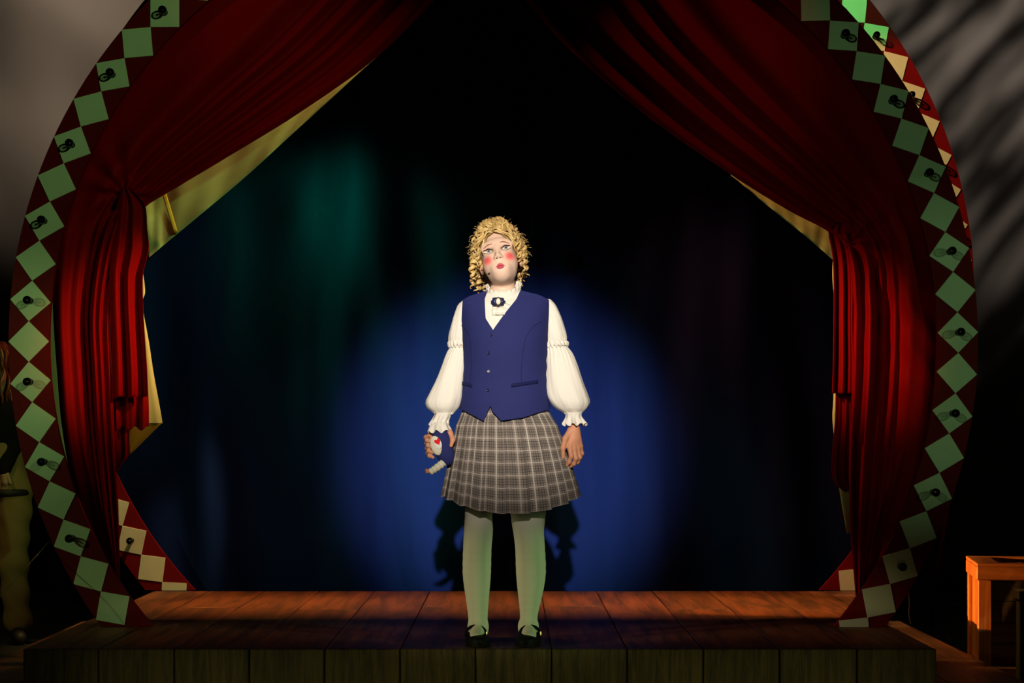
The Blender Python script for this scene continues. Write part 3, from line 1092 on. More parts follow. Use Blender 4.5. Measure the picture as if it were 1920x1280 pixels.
front = head & (loc[:, 1] < -.02)
for s in (-1, 1):
    r2 = ((loc[:, 0] - s * .043) / .0185) ** 2 + ((loc[:, 2] + .034) / .0185) ** 2
    blend(np.where(front, .92 * np.exp(-r2 ** 1.5), 0), (.80, .075, .085))
    r2 = ((loc[:, 0] - s * .036) / .019) ** 2 + ((loc[:, 2] - .014) / .008) ** 2
    blend(np.where(front, .38 * np.exp(-r2), 0), (.62, .26, .20))
    blend(np.where(head & (np.abs(loc[:, 0]) > .073) & (loc[:, 2] < .02), .35, 0), (.85, .33, .24))
slit = (np.abs(loc[:, 2] + .0712) < .0030) & (np.abs(loc[:, 0] - .001) < .012) & front
blend(np.where(slit, .85, 0), (.30, .05, .05))
ca = bm_me.color_attributes.new('skin_tint', 'FLOAT_COLOR', 'POINT')
ca.data.foreach_set('color', np.ascontiguousarray(np.hstack([col, np.ones((len(col), 1))]), np.float32).ravel())

foot = Vector((A(945, 0, 0)[0], DA, TOP))
wm = thing('person', 'woman with curly blonde hair, navy vest, white blouse and plaid skirt standing centre stage', 'person', foot)
body = ob('body', bm_me, M['skin'], wm)

# eyes, lashes, brows
def face_y(x, z):
    """local depth of the face (or eyeball) in front at (x, z)"""
    ys = np.linspace(-.135, -.02, 116)
    d = B.ev(np.array([H(x, y, z) for y in ys]))
    yb = ys[np.argmax(d < 0)] if (d < 0).any() else -.02
    q = .0125 ** 2 - (abs(x) - .033) ** 2 - (z - .004) ** 2
    if q > 0:
        yb = min(yb, -.0655 - math.sqrt(q))
    return yb


for s in (-1, 1):
    c = np.array([s * .0330, -.0655, .004])
    gaze = Vector((0.10, -1, .10)).normalized()
    prof = [(0.0, 1.0)]
    R_ = .0125
    vs, fs, mi = [], [], []
    N = 24
    rings = [0, 8, 13, 24, 30, 40, 55, 70, 90, 120, 150, 180]
    q = Vector((0, 0, 1)).rotation_difference(gaze)
    for a in rings:
        for k in range(N):
            th = 2 * PI * k / N
            p = Vector((math.sin(math.radians(a)) * math.cos(th), math.sin(math.radians(a)) * math.sin(th), math.cos(math.radians(a))))
            p = q @ p
            vs.append(H(*(c + R_ * np.array(p))))
    for i in range(len(rings) - 1):
        for k in range(N):
            b = (k + 1) % N
            fs.append((i * N + k, i * N + b, (i + 1) * N + b, (i + 1) * N + k))
            mi.append(2 if rings[i + 1] <= 13 else (1 if rings[i + 1] <= 30 else 0))
    me = mesh_of('eye', vs, fs, True)
    for mm in (M['eye_white'], M['iris'], M['pupil']):
        me.materials.append(mm)
    me.polygons.foreach_set('material_index', mi)
    ob('eye', me, None, body)
    # upper lid line with an outer wing, and a thin lower one
    def lid(t, up_, dy=0.0):
        x = (-1 + 2 * t) * .0178
        zz = .0088 * (1 - (2 * t - 1) ** 2) * up_
        return x, zz
    pts, rad = [], []
    for i in range(13):
        t = i / 12
        x, zz = lid(t, 1)
        xo = s * (.0335 + x)
        w_ = t
        zz += .006 * max(0, t - .75) / .25
        yy = face_y(xo, .0045 + zz)
        pts.append(H(xo, yy - .0012, .0045 + zz)); rad.append((.0009 + .0019 * math.sin(PI * min(1, t * .72 + .12))) * HS)
    ob('eyelash', tube_mesh(pts, rad, 6), M['lash'], body)
    pts = []
    for i in range(11):
        t = i / 10
        x, zz = lid(t, -.75)
        yy = face_y(s * (.0335 + x), .0025 + zz)
        pts.append(H(s * (.0335 + x), yy - .0006, .0025 + zz))
    ob('eyelash', tube_mesh(pts, [(.0007 + .0008 * i / 10) * HS for i in range(11)], 5), M['lash'], body)
    pts, rad = [], []
    for i in range(13):
        t = i / 12
        x = .013 + .036 * t
        zz = .0275 - .0085 * t ** 1.3 + .0030 * math.sin(PI * t)
        yy = face_y(s * x, zz) - .0002
        pts.append(H(s * x, yy, zz)); rad.append((.0026 * math.sin(PI * (.12 + .80 * (1 - t))) + .0005) * HS)
    ob('eyebrow', tube_mesh(pts, rad, 6), M['brow'], body)

def lip(upper):
    xm, zm, wl = .0015, -.0712, .0205

    def fn(u, v):
        t = 2 * u - 1
        if upper:
            x = xm + wl * t
            zl = zm + .0012 * (1 - abs(t)) - .0050 * abs(t) ** 2.2
            h = .0118 * max(0, 1 - abs(t) ** 1.25) * (1 - .16 * math.exp(-(t / .16) ** 2))
            z = zl + h * v
            puff = .0042 * math.sin(PI * (.12 + .80 * v)) * (1 - abs(t) ** 2) ** .5
        else:
            x = xm + wl * .74 * t
            zl = zm - .0014 * (1 - abs(t)) - .0036 * abs(t) ** 2.0
            h = -.0108 * max(0, 1 - abs(t) ** 2.2) ** .8
            z = zl + h * v
            puff = .0052 * math.sin(PI * (.15 + .78 * v)) * (1 - abs(t) ** 2) ** .5
        return Vector(H(x, face_y(x, z) - puff - .0004, z))
    return grid(fn, 26, 8)


M['lips'] = mat('rose_lipstick', (.62, .085, .13), .35, spec=.5)
ob('lip', lip(True), M['lips'], body)
ob('lip', lip(False), M['lips'], body)
for s in (-1, 1):
    x_, z_ = .0012 + s * .0068, -.0385
    S_ = SDF(); c_ = H(x_, face_y(x_, z_) + .0005, z_)
    S_.add(ell(c_, np.array((.0038, .0026, .0024)) * HS, Rh), .001)
    v_, q_ = S_.mesh(c_ - .007, c_ + .007, .0008)
    ob('nostril', np_mesh('nostril', v_, q_), M['lash'], body)

# tights: shell over legs and feet
tz0, tz1 = TOP + .004, A(0, 850, 0)[2]
q = bq[np.all((bv[bq][:, :, 2] > tz0) & (bv[bq][:, :, 2] < tz1), axis=1)]
cx = A(952, 0, 0)[0]
q = q[np.all((bv[q][:, :, 0] > A(856, 0, 0)[0]) & (bv[q][:, :, 0] < A(1050, 0, 0)[0]), axis=1)]
us, inv = np.unique(q, return_inverse=True)
tv = bv[us]
e = .001
d = B.ev(tv)
gx = np.stack([(B.ev(tv + np.eye(3)[a] * e) - d) / e for a in range(3)], -1)
gx /= np.maximum(np.linalg.norm(gx, axis=-1, keepdims=True), .3)
ob('tights', np_mesh('tights', tv + gx * .0018, inv.reshape(q.shape)), M['tights'], wm, 'off-white tights on both legs')

# ------------------------------------------------------------------ vest, blouse, skirt
CXP = 947.0
TW = [(540, 60, .045), (556, 84, .058), (567, 84, .080), (585, 82, .100), (610, 79, .120), (640, 77, .128), (665, 75, .128), (690, 75, .122),
      (715, 76, .118), (740, 79, .121), (766, 82, .131), (800, 85, .147)]
ty = [r[0] for r in TW]


def tors(py, off=0.0):
    a = np.interp(py, ty, [r[1] for r in TW]) * PXM + off
    b = np.interp(py, ty, [r[2] for r in TW]) + off
    return a, b


def tpt(u, py, off=0.0, back=False):
    """torso skin point: u = sine of the angle from straight ahead"""
    a, b = tors(py, off)
    c = math.sqrt(max(0, 1 - u * u))
    base = A(CXP, py, 0.012)
    y = b * c if back else -b * c
    return Vector((base[0] + a * u, base[1] + y, base[2]))


def un(px):
    return (px - CXP) / 80.0


def strip(us, top, bot, nv, off, back=False, sub=3):
    """front panel whose upper and lower edges are polylines over u"""
    U = []
    for i in range(len(us) - 1):
        for k in range(sub):
            U.append(us[i] + (us[i + 1] - us[i]) * k / sub)
    U.append(us[-1])
    T = np.interp(U, us, top); Bt = np.interp(U, us, bot)
    n_ = len(U) - 1

    def fn(a, b):
        i = int(round(a * n_))
        y = Bt[i] + (T[i] - Bt[i]) * b
        xx = U[i] * 80
        wr_ = .0030 * math.sin((y - .35 * xx) * .24) * math.exp(-((U[i] - .86) / .26) ** 2 - ((y - 682) / 46) ** 2)
        wr_ += .0016 * math.sin((y + .5 * xx) * .20 + 1) * math.exp(-((U[i] + .9) / .25) ** 2 - ((y - 690) / 50) ** 2)
        wr_ += .0012 * math.sin(xx * .11 + 2) * math.exp(-((y - 745) / 40) ** 2)
        return tpt(U[i], y, off + (0 if back else wr_), back)
    return grid(fn, n_, nv)


vest_me = join(
    strip([-1.0, -.99, -.97, -.90, -.70, -.440, -.430, -.425, -.35, -.27],
          [668, 640, 600, 563, 554, 546, 560, 600, 611, 621.5],
          [766, 767, 767, 769, 778, 790, 786, 784, 768, 752], 34, .008),
    strip([-.36, -.35, -.27, -.255, -.08, .39, .70, .93, .965, .985, 1.0],
          [650, 632, 622.5, 620.5, 600, 546, 553, 563, 600, 640, 668],
          [752, 754, 770, 773, 789, 783, 774, 768, 767, 766, 766], 34, .0095),
    strip([-1.0, -.97, -.90, -.4, 0, .4, .93, .97, 1.0],
          [668, 600, 561, 546, 549, 546, 561, 600, 668], [766] * 9, 30, .008, True, 5))
bm = bmesh.new(); bm.from_mesh(vest_me)
bmesh.ops.remove_doubles(bm, verts=bm.verts[:], dist=.0006)
bmesh.ops.recalc_face_normals(bm, faces=bm.faces[:])
bm.to_mesh(vest_me); bm.free()
vest_me.polygons.foreach_set('use_smooth', [True] * len(vest_me.polygons))
vest = ob('vest', vest_me, M['vest'], wm)
bt = lathe([(.0052, 0), (.0056, .001), (.0052, .0026), (.0040, .0030), (.0036, .0022)], 16)
for k, (px, py) in enumerate(((923.4, 631), (919, 664), (919, 698), (917.5, 732.5))):
    p = tpt(un(px) * 80 / (np.interp(py, ty, [r[1] for r in TW])), py, .0125)
    o = ob('button', bt.copy(), M['ring'] if k == 2 else M['button'], vest)
    o.location = p; o.rotation_euler = (0, 0, math.radians(-18))
    o.matrix_parent_inverse = Matrix.Translation(-vest.parent.location) if False else Matrix.Identity(4)
for (x0, y0, x1, y1) in ((872, 718, 890, 724), (958, 724, 1004, 716.5)):
    def wf(u, v):
        px = x0 + (x1 - x0) * u; py = y0 + (y1 - y0) * u + (v - .5) * 6.5
        return tpt((px - CXP) / np.interp(py, ty, [r[1] for r in TW]), py, .0118 + .0012)
    ob('pocket_welt', solid(grid(wf, 16, 2), -.002), M['vest_dark'], vest)
# princess seams
for pts in (((1012, 605), (1000, 612), (985, 632), (978, 665), (975, 700), (976, 722)), ((868, 608), (880, 622), (887, 645), (888, 690), (886, 720))):
    c_ = crv(pts, 30)
    ob('seam', tube_mesh([tpt((p[0] - CXP) / np.interp(p[1], ty, [r[1] for r in TW]), p[1], .0108) for p in c_], .0008, 5), M['vest_dark'], vest)

# blouse: torso, collar, jabot, sleeves
def blf(u, v):
    th = 2 * PI * u
    py = 738 + (546 - 738) * v
    a, b = tors(py, -.004)
    a = min(a, np.interp(py, [546, 552, 560, 570], [33, 47, 66, 80]) * PXM)
    b = min(b, np.interp(py, [546, 556, 568, 590], [.050, .066, .082, .12]))
    base = A(CXP, py, .012)
    ripple = .0008 * math.sin(v * 60) * (1 if v > .6 else 0)
    return Vector((base[0] + a * math.sin(th), base[1] - (b + ripple) * math.cos(th), base[2]))


blouse = ob('blouse', grid(blf, 60, 60, True), M['shirt'], wm)


def collar_f(u, v):
    th = 2 * PI * u
    c_, s_ = math.cos(th), math.sin(th)         # c>0 is front
    py_lo = 566 - 3 * c_
    py_hi = 533 + 15 * max(0, c_) ** 1.2 - 10 * max(0, -c_) + s_ * -2.5
    py = py_lo + (py_hi - py_lo) * v
    r = (32 + 3.0 * (1 - v)) * PXM
    ruf = 0
    if v > .72:
        ruf = (v - .72) / .28 * (.0032 * math.sin(th * 21) + .003)
    cx_ = A(943.5 + 1.0 * v, py, .012)
    return Vector((cx_[0] + (r + ruf) * s_, cx_[1] - (r * .92 + ruf + (.007 * (1 - v) * 0 if c_ > 0 else 0)) * c_, cx_[2] + .0012 * math.sin(th * 21 + 1) * (v > .72)))


ob('collar', solid(grid(collar_f, 168, 22, True), .0012), M['shirt'], blouse, 'high ruffled collar')


def jab(u, v):
    x = 925 + 30 * u + math.sin(v * 7) * 1.0
    py = 574 + 20 * v - 3 * math.sin(PI * u) + 2.5 * math.sin(PI * u) * v
    p = tpt((x - CXP) / 78, py, .0)
    e_ = max(0, math.sin(PI * u)) ** .4
    p.y -= e_ * (.003 + .004 * math.sin(v * 15) + .003 * math.sin(u * 17 + v * 3) * v)
    return p


ob('jabot', solid(grid(jab, 40, 12), .0012), M['shirt'], blouse, 'small gathered frill under the brooch')


def sleeve(rows, depth, gat, nr=24, flat=.85):
    """rows: (px_left, px_right, py); gathered cloth tube; gat(s) = fold amount"""
    R_ = crv(rows, 44)

    def fn(u, v):
        xl, xr, py = R_[int(round(v * 43))]
        th = 2 * PI * u
        r = (xr - xl) / 2 * PXM
        c_ = A((xl + xr) / 2, py, depth[0] + (depth[1] - depth[0]) * v)
        f = 1 + gat(v) * (.6 * math.cos(nr * th + 3 * math.sin(v * 3)) + .4 * math.cos(7 * th + v * 4 + 1)) + .030 * math.sin(PI * v) * math.cos(4 * th + 5 * v + 1.5) + .018 * math.sin(PI * v) * math.cos(9 * th - 6 * v)
        return Vector((c_[0] + r * f * math.sin(th), c_[1] - r * flat * f * math.cos(th), c_[2]))
    return grid(fn, 168, 43, True)


def ga_up(v):
    return .012 + .05 * max(0, 1 - v / .18) * .5 + .05 * max(0, (v - .82) / .18)


def ga_lo(v):
    return .006 + .050 * max(0, 1 - v / .30) + .080 * max(0, (v - .80) / .20) ** 1.0


def ruffle(rows, depth, waves, amp, tilt):
    R_ = crv(rows, 16)

    def fn(u, v):
        xl, xr, py = R_[int(round(v * 15))]
        th = 2 * PI * u
        r = (xr - xl) / 2 * PXM
        f = 1 + amp * v * math.cos(waves * th + .6)
        c_ = A((xl + xr) / 2 + tilt * (0), py + 3.0 * v * math.sin(waves * th) , depth)
        return Vector((c_[0] + r * f * math.sin(th), c_[1] - r * .95 * f * math.cos(th), c_[2]))
    return solid(grid(fn, 120, 15, True), .001)


# picture-left arm
ob('sleeve', sleeve([(868, 892, 563), (858, 894, 572), (851, 892, 590), (845, 888, 612), (841, 884, 632), (842, 880, 642)], (.015, .028), ga_up), M['shirt'], blouse)
ob('sleeve_frill', ruffle([(842, 880, 638), (840, 881, 643), (841, 879, 649)], .028, 17, .07, 0), M['shirt'], blouse)
ob('sleeve', sleeve([(846, 877, 648), (837, 877, 662), (826, 874, 690), (815, 871, 716), (804, 870, 738), (798, 867, 752), (801, 861, 764), (812, 852, 773), (817, 848, 777)],
                    (.028, -.012), ga_lo), M['shirt'], blouse)
ob('cuff', ruffle([(817, 846, 774), (814, 844, 781), (811, 841, 788), (806, 840, 797)], -.018, 9, .14, 0), M['shirt'], blouse)
# picture-right arm
ob('sleeve', sleeve([(1006, 1032, 561), (1008, 1042, 572), (1012, 1052, 592), (1014, 1059, 614), (1016, 1063, 630), (1018, 1062, 642)], (.015, .028), ga_up), M['shirt'], blouse)
ob('sleeve_frill', ruffle([(1018, 1062, 638), (1016, 1066, 643), (1018, 1064, 650)], .028, 19, .07, 0), M['shirt'], blouse)
ob('sleeve', sleeve([(1020, 1062, 648), (1020, 1074, 664), (1020, 1085, 690), (1021, 1095, 718), (1024, 1103, 740), (1031, 1106, 754), (1042, 1101, 765), (1056, 1092, 773), (1060, 1090, 776)],
                    (.028, -.018), ga_lo), M['shirt'], blouse)
ob('cuff', ruffle([(1061, 1090, 773), (1061, 1090, 781), (1060, 1093, 787), (1056, 1099, 796)], -.03, 9, .13, 0), M['shirt'], blouse)

# brooch: navy bow with an oval cameo
bc_ = tpt((936.5 - CXP) / 80, 569, .022)
bow_me = []
for s in (-1, 1):
    for k, (ang, L) in enumerate(((28, .026), (0, .029), (-30, .026))):
        a_ = math.radians(ang)
        vs, fs = [], []

        def pet(u, v):
            t = u
            wd = .0085 * math.sin(PI * min(1, .15 + .85 * t)) + .002
            lx = t * L
            ly = (v - .5) * 2 * wd
            return (bc_[0] + s * (lx * math.cos(a_)) - ly * math.sin(a_) * s, bc_[1] - .004 - .006 * math.sin(PI * t) + .004 * (2 * v - 1) ** 2 + k * .0006,
                    bc_[2] + lx * math.sin(a_) + ly * math.cos(a_))
        bow_me.append(grid(pet, 8, 6))
bow = ob('bow_brooch', solid(join(*bow_me), .0012), M['bow'], wm, 'navy satin bow at the collar')
oval = lathe([(.0125, .000), (.0130, .003), (.0112, .0055)], 24)
for v_ in oval.vertices:
    v_.co.z *= 1.38
    v_.co += Vector((bc_[0], bc_[1] - .008, bc_[2]))
ob('brooch_frame', oval, M['bronze'], bow)
cam_o = lathe([(.0098, .005), (.0085, .0068), (.004, .0076)], 24)
for v_ in cam_o.vertices:
    v_.co.z *= 1.4
    v_.co += Vector((bc_[0], bc_[1] - .008, bc_[2]))
ob('cameo', cam_o, M['cameo'], bow)

# skirt with knife pleats
M['plaid'] = bpy.data.materials.new('grey_plaid')
m = M['plaid']; m.use_nodes = True
nt = m.node_tree
b_ = nt.nodes['Principled BSDF']; b_.inputs['Roughness'].default_value = .85; b_.inputs['Specular IOR Level'].default_value = .08
uvn = nt.nodes.new('ShaderNodeUVMap'); uvn.uv_map = 'UVMap'
sp = nt.nodes.new('ShaderNodeSeparateXYZ'); nt.links.new(uvn.outputs[0], sp.inputs[0])


def mth(op, a, b=None):
    n_ = nt.nodes.new('ShaderNodeMath'); n_.operation = op
    for i_, v_ in enumerate((a, b)):
        if v_ is None: continue
        if hasattr(v_, 'is_output'): nt.links.new(v_, n_.inputs[i_])
        else: n_.inputs[i_].default_value = v_
    return n_.outputs[0]


def band(axis, per, off, wd):
    f_ = mth('FRACT', mth('ADD', mth('DIVIDE', sp.outputs[axis], per), off))
    return mth('LESS_THAN', mth('ABSOLUTE', mth('SUBTRACT', f_, .5)), wd / per / 2)


def mixc(fac, c1, c2):
    n_ = nt.nodes.new('ShaderNodeMix'); n_.data_type = 'RGBA'
    nt.links.new(fac, n_.inputs[0])
    if hasattr(c1, 'is_output'): nt.links.new(c1, n_.inputs[6])
    else: n_.inputs[6].default_value = (*c1, 1)
    n_.inputs[7].default_value = (*c2, 1)
    return n_.outputs[2]


c = mixc(mth('MULTIPLY', band(0, .049, .0, .024), .30), (.285, .235, .205), (.110, .098, .090))
c = mixc(mth('MULTIPLY', band(1, .049, .0, .024), .30), c, (.110, .098, .090))
for ax in (0, 1):
    for of in (.22, .0, .78):
        c = mixc(mth('MULTIPLY', band(ax, .049, of, .0026), .62), c, (.030, .028, .027))
c = mixc(mth('MULTIPLY', band(0, .049, .5, .0060), .55), c, (.56, .50, .45))
c = mixc(mth('MULTIPLY', band(1, .049, .5, .0028), .80), c, (.58, .53, .48))
c = mixc(mth('MULTIPLY', band(0, .147, .5, .0034), .70), c, (.66, .62, .56))
nt.links.new(c, b_.inputs['Base Color'])

NP = 18
SK = [(748, 873, 1021, .100), (766, 868, 1027, .112), (800, 855, 1047, .134), (840, 848, 1060, .158), (880, 841, 1071, .172), (930, 833, 1083, .190), (958, 829, 1088, .198)]


def skf(u, v):
    th = 2 * PI * u
    s_, c_ = math.sin(th), math.cos(th)
    py = 748 + (958 - 748) * v
    py_e = py - v * v * (28 * abs(s_) ** 2.2)
    xl, xr, dp = [np.interp(py, [r[0] for r in SK], [r[k] for r in SK]) for k in (1, 2, 3)]
    f = (u * NP + .15) % 1.0
    saw = f / .86 if f <= .861 else (1 - (f - .86) / .14)
    pl = (.005 + .017 * v) * (saw - .45)
    a_ = (xr - xl) / 2 * PXM - .004 + pl * .9
    p = A((xl + xr) / 2, py_e, .012)
    sway = .004 * v * math.sin(3 * th + 1)
    return Vector((p[0] + (a_ + sway) * s_, p[1] - (dp + pl + sway) * c_, p[2] - .003 * v * (saw - .5)))


NU = NP * 20


def skuv(u, v):
    k = math.floor(u * NP + .15 + 1e-9); f = u * NP + .15 - k
    return (k * .127 + (f / .86 * .075 if f <= .861 else .075 + (f - .86) / .14 * .052), (1 - v) * .452)


skirt = ob('skirt', grid(skf, NU, 50, True, uv=skuv), M['plaid'], wm, 'knee-length grey plaid pleated skirt')

# ------------------------------------------------------------------ shoes
def shoe(cxp, yaw):
    L0, L1 = 6.745, 6.985
    cx_ = A(cxp, 1195, -.03)[0]
    st = []

    def outline(s):      # half width along the shoe, s = 0 toe .. 1 heel
        return np.interp(s, [0, .03, .08, .18, .32, .5, .7, .88, .96, 1], [.004, .018, .030, .042, .047, .041, .034, .034, .026, .006])

    def height(s):       # top of the upper
        return np.interp(s, [0, .05, .15, .28, .36, .6, .8, 1], [.016, .027, .034, .035, .034, .036, .041, .045])

    def opening(s):      # half width of the foot opening
        return np.interp(s, [0, .26, .29, .36, .55, .9, .98, 1], [0, 0, .020, .033, .034, .028, .016, 0])

    def fn(u, v):
        s = v
        w_, h_, o_ = outline(s), height(s), opening(s)
        t = abs(2 * u - 1)
        sg = -1 if u < .5 else 1
        # t=1 sole edge -> t=0 opening rim
        ang = (1 - t) * PI / 2
        x = w_ * max(math.cos(ang) ** .7, 0)
        z = h_ * math.sin(ang) ** .8
        x = max(x, o_ * 1.0)
        if o_ > 0 and x <= o_ * 1.001:
            z = min(z, h_)
        return Vector((cx_ + sg * x + yaw * (s - .5) * .03, L0 + (L1 - L0) * s, TOP + .010 + z))
    up_ = grid(fn, 32, 40)

    def sole(u, v):
        s = u
        w_ = outline(s) + .003
        k = v
        sg = -1 if k < .5 else 1
        return Vector((cx_ + (2 * k - 1) * w_ + yaw * (s - .5) * .03, L0 - .002 + (L1 - L0 + .004) * s, TOP + .0015))
    sb = bmesh.new(); sb.from_mesh(grid(sole, 40, 8, smooth=False))
    r_ = bmesh.ops.extrude_face_region(sb, geom=sb.faces[:])
    for g_ in r_['geom']:
        if isinstance(g_, bmesh.types.BMVert):
            g_.co.z += .012
    bmesh.ops.recalc_face_normals(sb, faces=sb.faces[:])
    sm_ = bpy.data.meshes.new('sole'); sb.to_mesh(sm_); sb.free()
    o = ob('shoe', solid(up_, -.0015), M['shoe'], wm, 'black mary jane shoe')
    ob('sole', sm_, M['shoe'], o)
    # strap arching over the instep
    yst = 6.853
    cxs = cx_ + yaw * .003
    pts = []
    for i in range(17):
        t = i / 16 * PI
        pts.append((cxs + .0415 * math.cos(t), yst - .012 + .014 * math.sin(t), TOP + .032 + .042 * math.sin(t) ** .8))
    ob('strap', tube_mesh(pts, .0062, 8, flat=(1.0, .38)), M['shoe'], o)
    bx = cxs + .043
    ob('buckle', box(bx - .003, bx + .003, yst - .022, yst - .016, TOP + .038, TOP + .054, .001), M['steel'], o)
    return o


shoe(894, -1)
shoe(992, 1)

# ------------------------------------------------------------------ hair
M['hair'] = bpy.data.materials.new('blonde_curls')
m = M['hair']; m.use_nodes = True
nt = m.node_tree
b_ = nt.nodes['Principled BSDF']; b_.inputs['Roughness'].default_value = .30; b_.inputs['Specular IOR Level'].default_value = .7
vc = nt.nodes.new('ShaderNodeVertexColor'); vc.layer_name = 'strand'
nt.links.new(vc.outputs[0], b_.inputs['Base Color'])


def cap_pt(az, elv, off):
    """az 0 = face, +90 = picture right; elv in degrees"""
    a_, e_ = math.radians(az), math.radians(elv)
    c = np.array([0, .020, .030]); r = np.array([.078, .100, .092])
    d_ = np.array([math.sin(a_) * math.cos(e_), -math.cos(a_) * math.cos(e_), math.sin(e_)])
    return c + d_ * (r + off)


hv, hf, hc = [], [], []


def add_tube(v_, f_, n_side, tone):
    o_ = len(hv)
    hv.extend(v_)
    hf.extend([tuple(i + o_ for i in ff) for ff in f_])
    nr_ = len(v_)
    for i in range(nr_):
        k = i % n_side
        g_ = tone * (.80 + .28 * math.sin(k * 2.4 + i * .01) * .5 + random.uniform(-.10, .10))
        hc.append((min(.95, .92 * g_), min(.9, .62 * g_), min(.8, .23 * g_), 1))


def curl(path, hr, tr, turns, ph, tone, taper=.55, strands=9):
    """a lock of fine strands following a helix of radius hr round a smooth path (local head points)"""
    K = max(16, int(turns * 15))
    pa = crv(path, K)
    ctr, fr1, fr2 = [], [], []
    for i in range(K):
        t = i / (K - 1)
        tg = pa[min(i + 1, K - 1)] - pa[max(i - 1, 0)]
        tg /= np.linalg.norm(tg) + 1e-9
        outw = pa[i] - np.array([0, .02, .02]); outw -= tg * (outw @ tg); outw /= np.linalg.norm(outw) + 1e-9
        sd = np.cross(tg, outw)
        an = ph + turns * 2 * PI * t
        r_ = hr * (1 - (1 - taper) * t) * (min(1, t * 5 + .25))
        rad = math.cos(an) * outw + math.sin(an) * sd
        ctr.append(pa[i] + r_ * rad)
        fr1.append(tg * .8 + .0 * rad); fr2.append(rad)
    for k in range(strands):
        # strands lie side by side across the lock (a flat ribbon along the helix axis) with a little depth
        a = (k / (strands - 1) - .5) * 2 + rr.uniform(-.06, .06)
        dp = (1 - a * a) * .45 + rr.uniform(-.12, .12)
        pts, rd_ = [], []
        for i in range(K):
            t = i / (K - 1)
            wd = tr * min(1, .35 + t * 4) * min(1, .20 + (1 - t) * 3.5)
            pts.append(Vector(H(*(ctr[i] + fr1[i] * a * wd + fr2[i] * dp * wd))))
            rd_.append(max(.0005, .27 * wd) * HS)
        v_, f_ = tube(pts, rd_, 5, True)
        add_tube(v_, f_, 5, tone * rr.uniform(.58, 1.25))


# cap under the locks: stays above the hairline in front
cv, cf = [], []
NA, NE = 72, 16
for j in range(NE + 1):
    for i in range(NA):
        az = -180 + 360 * i / NA
        aa = abs(az)
        lo_e = np.interp(aa, [0, 18, 36, 52, 72, 95, 180], [31, 24, 4, -13, -34, -46, -50])
        e_ = 90 - (90 - lo_e) * j / NE
        cv.append(Vector(H(*cap_pt(az, e_, .003 + .002 * math.sin(i * 1.7 + j)))))
for j in range(NE):
    for i in range(NA):
        b = (i + 1) % NA
        cf.append((j * NA + i, j * NA + b, (j + 1) * NA + b, (j + 1) * NA + i))
add_tube(cv, cf, NA, .50)
rr = random.Random(5)
# waved front locks sweeping from the parting across the forehead to the temples
for s in (-1, 1):
    for k in range(9):
        e0 = 29 + k * 5
        of = .006 + k * .0020
        pth = [cap_pt(s * 1 - 4, e0 + 2, of), cap_pt(s * 14 - 2, e0 + 1, of + .003), cap_pt(s * 30, e0 - 13 + k * 1.5, of + .005),
               cap_pt(s * 45, e0 - 33 + k * 4, of + .006), cap_pt(s * 58, e0 - 50 + k * 6, of + .006)]
        curl(pth, .0026 + .0011 * k, .0072, 1.6 + .32 * k, rr.uniform(0, 6.28), rr.uniform(.9, 1.15), 1.0, 11)
# small ringlets at the temples
for s in (-1, 1):
    for k in range(5):
        az = s * (56 + 4 * k); e0 = 16 - 9 * k
        p0 = cap_pt(az, e0, .010)
        curl([p0, cap_pt(az - s * 5, e0 - 9, .016), cap_pt(az - s * 2, e0 - 19, .014)], .0080, .0050, 1.5, rr.uniform(0, 6.28), rr.uniform(.9, 1.15), .9, 7)
# crown curls
for row, (e0, e1, nn) in enumerate(((86, 58, 11), (70, 38, 17), (52, 20, 22))):
    for i in range(nn):
        az = -180 + 360 * (i + .5 * (row % 2)) / nn + rr.uniform(-6, 6)
        if abs(az) < 52 and row == 2:
            continue
        da = rr.choice((-1, 1)) * rr.uniform(10, 30)
        of = .009 + .004 * row
        pth = [cap_pt(az, e0, of - .004), cap_pt(az + da * .5, (e0 + e1) / 2, of + .002), cap_pt(az + da, e1, of + .003)]
        curl(pth, rr.uniform(.0075, .0115), rr.uniform(.0058, .0075), rr.uniform(1.2, 2.2), rr.uniform(0, 6.28), rr.uniform(.85, 1.15), .9)
# side and back ringlets hanging to the collar
for row, (e0, drop) in enumerate(((36, .045), (22, .055), (8, .065), (-8, .098))):
    nn = 20
    for i in range(nn):
        az = 68 + (360 - 136) * (i + .5 * (row % 2)) / (nn - .5) + rr.uniform(-4, 4)
        azs = az if az <= 180 else az - 360
        p0 = cap_pt(azs, e0, .012)
        out = np.array([math.sin(math.radians(azs)), -math.cos(math.radians(azs)), 0])
        fl = .014 if row == 3 else .008
        dr = drop * rr.uniform(.8, 1.2)
        down = Rh.T @ np.array([0, 0, -1.0])
        jit = np.array([rr.uniform(-.008, .008), rr.uniform(-.006, .006), 0])
        p1 = p0 + out * fl + down * dr * .45 + jit
        p2 = p0 + out * (fl * .9 + .003) + down * dr - jit * .5
        curl([p0, p1, p2], rr.uniform(.0070, .0125), rr.uniform(.0050, .0074), dr / rr.uniform(.020, .030), rr.uniform(0, 6.28), rr.uniform(.8, 1.15), .8)
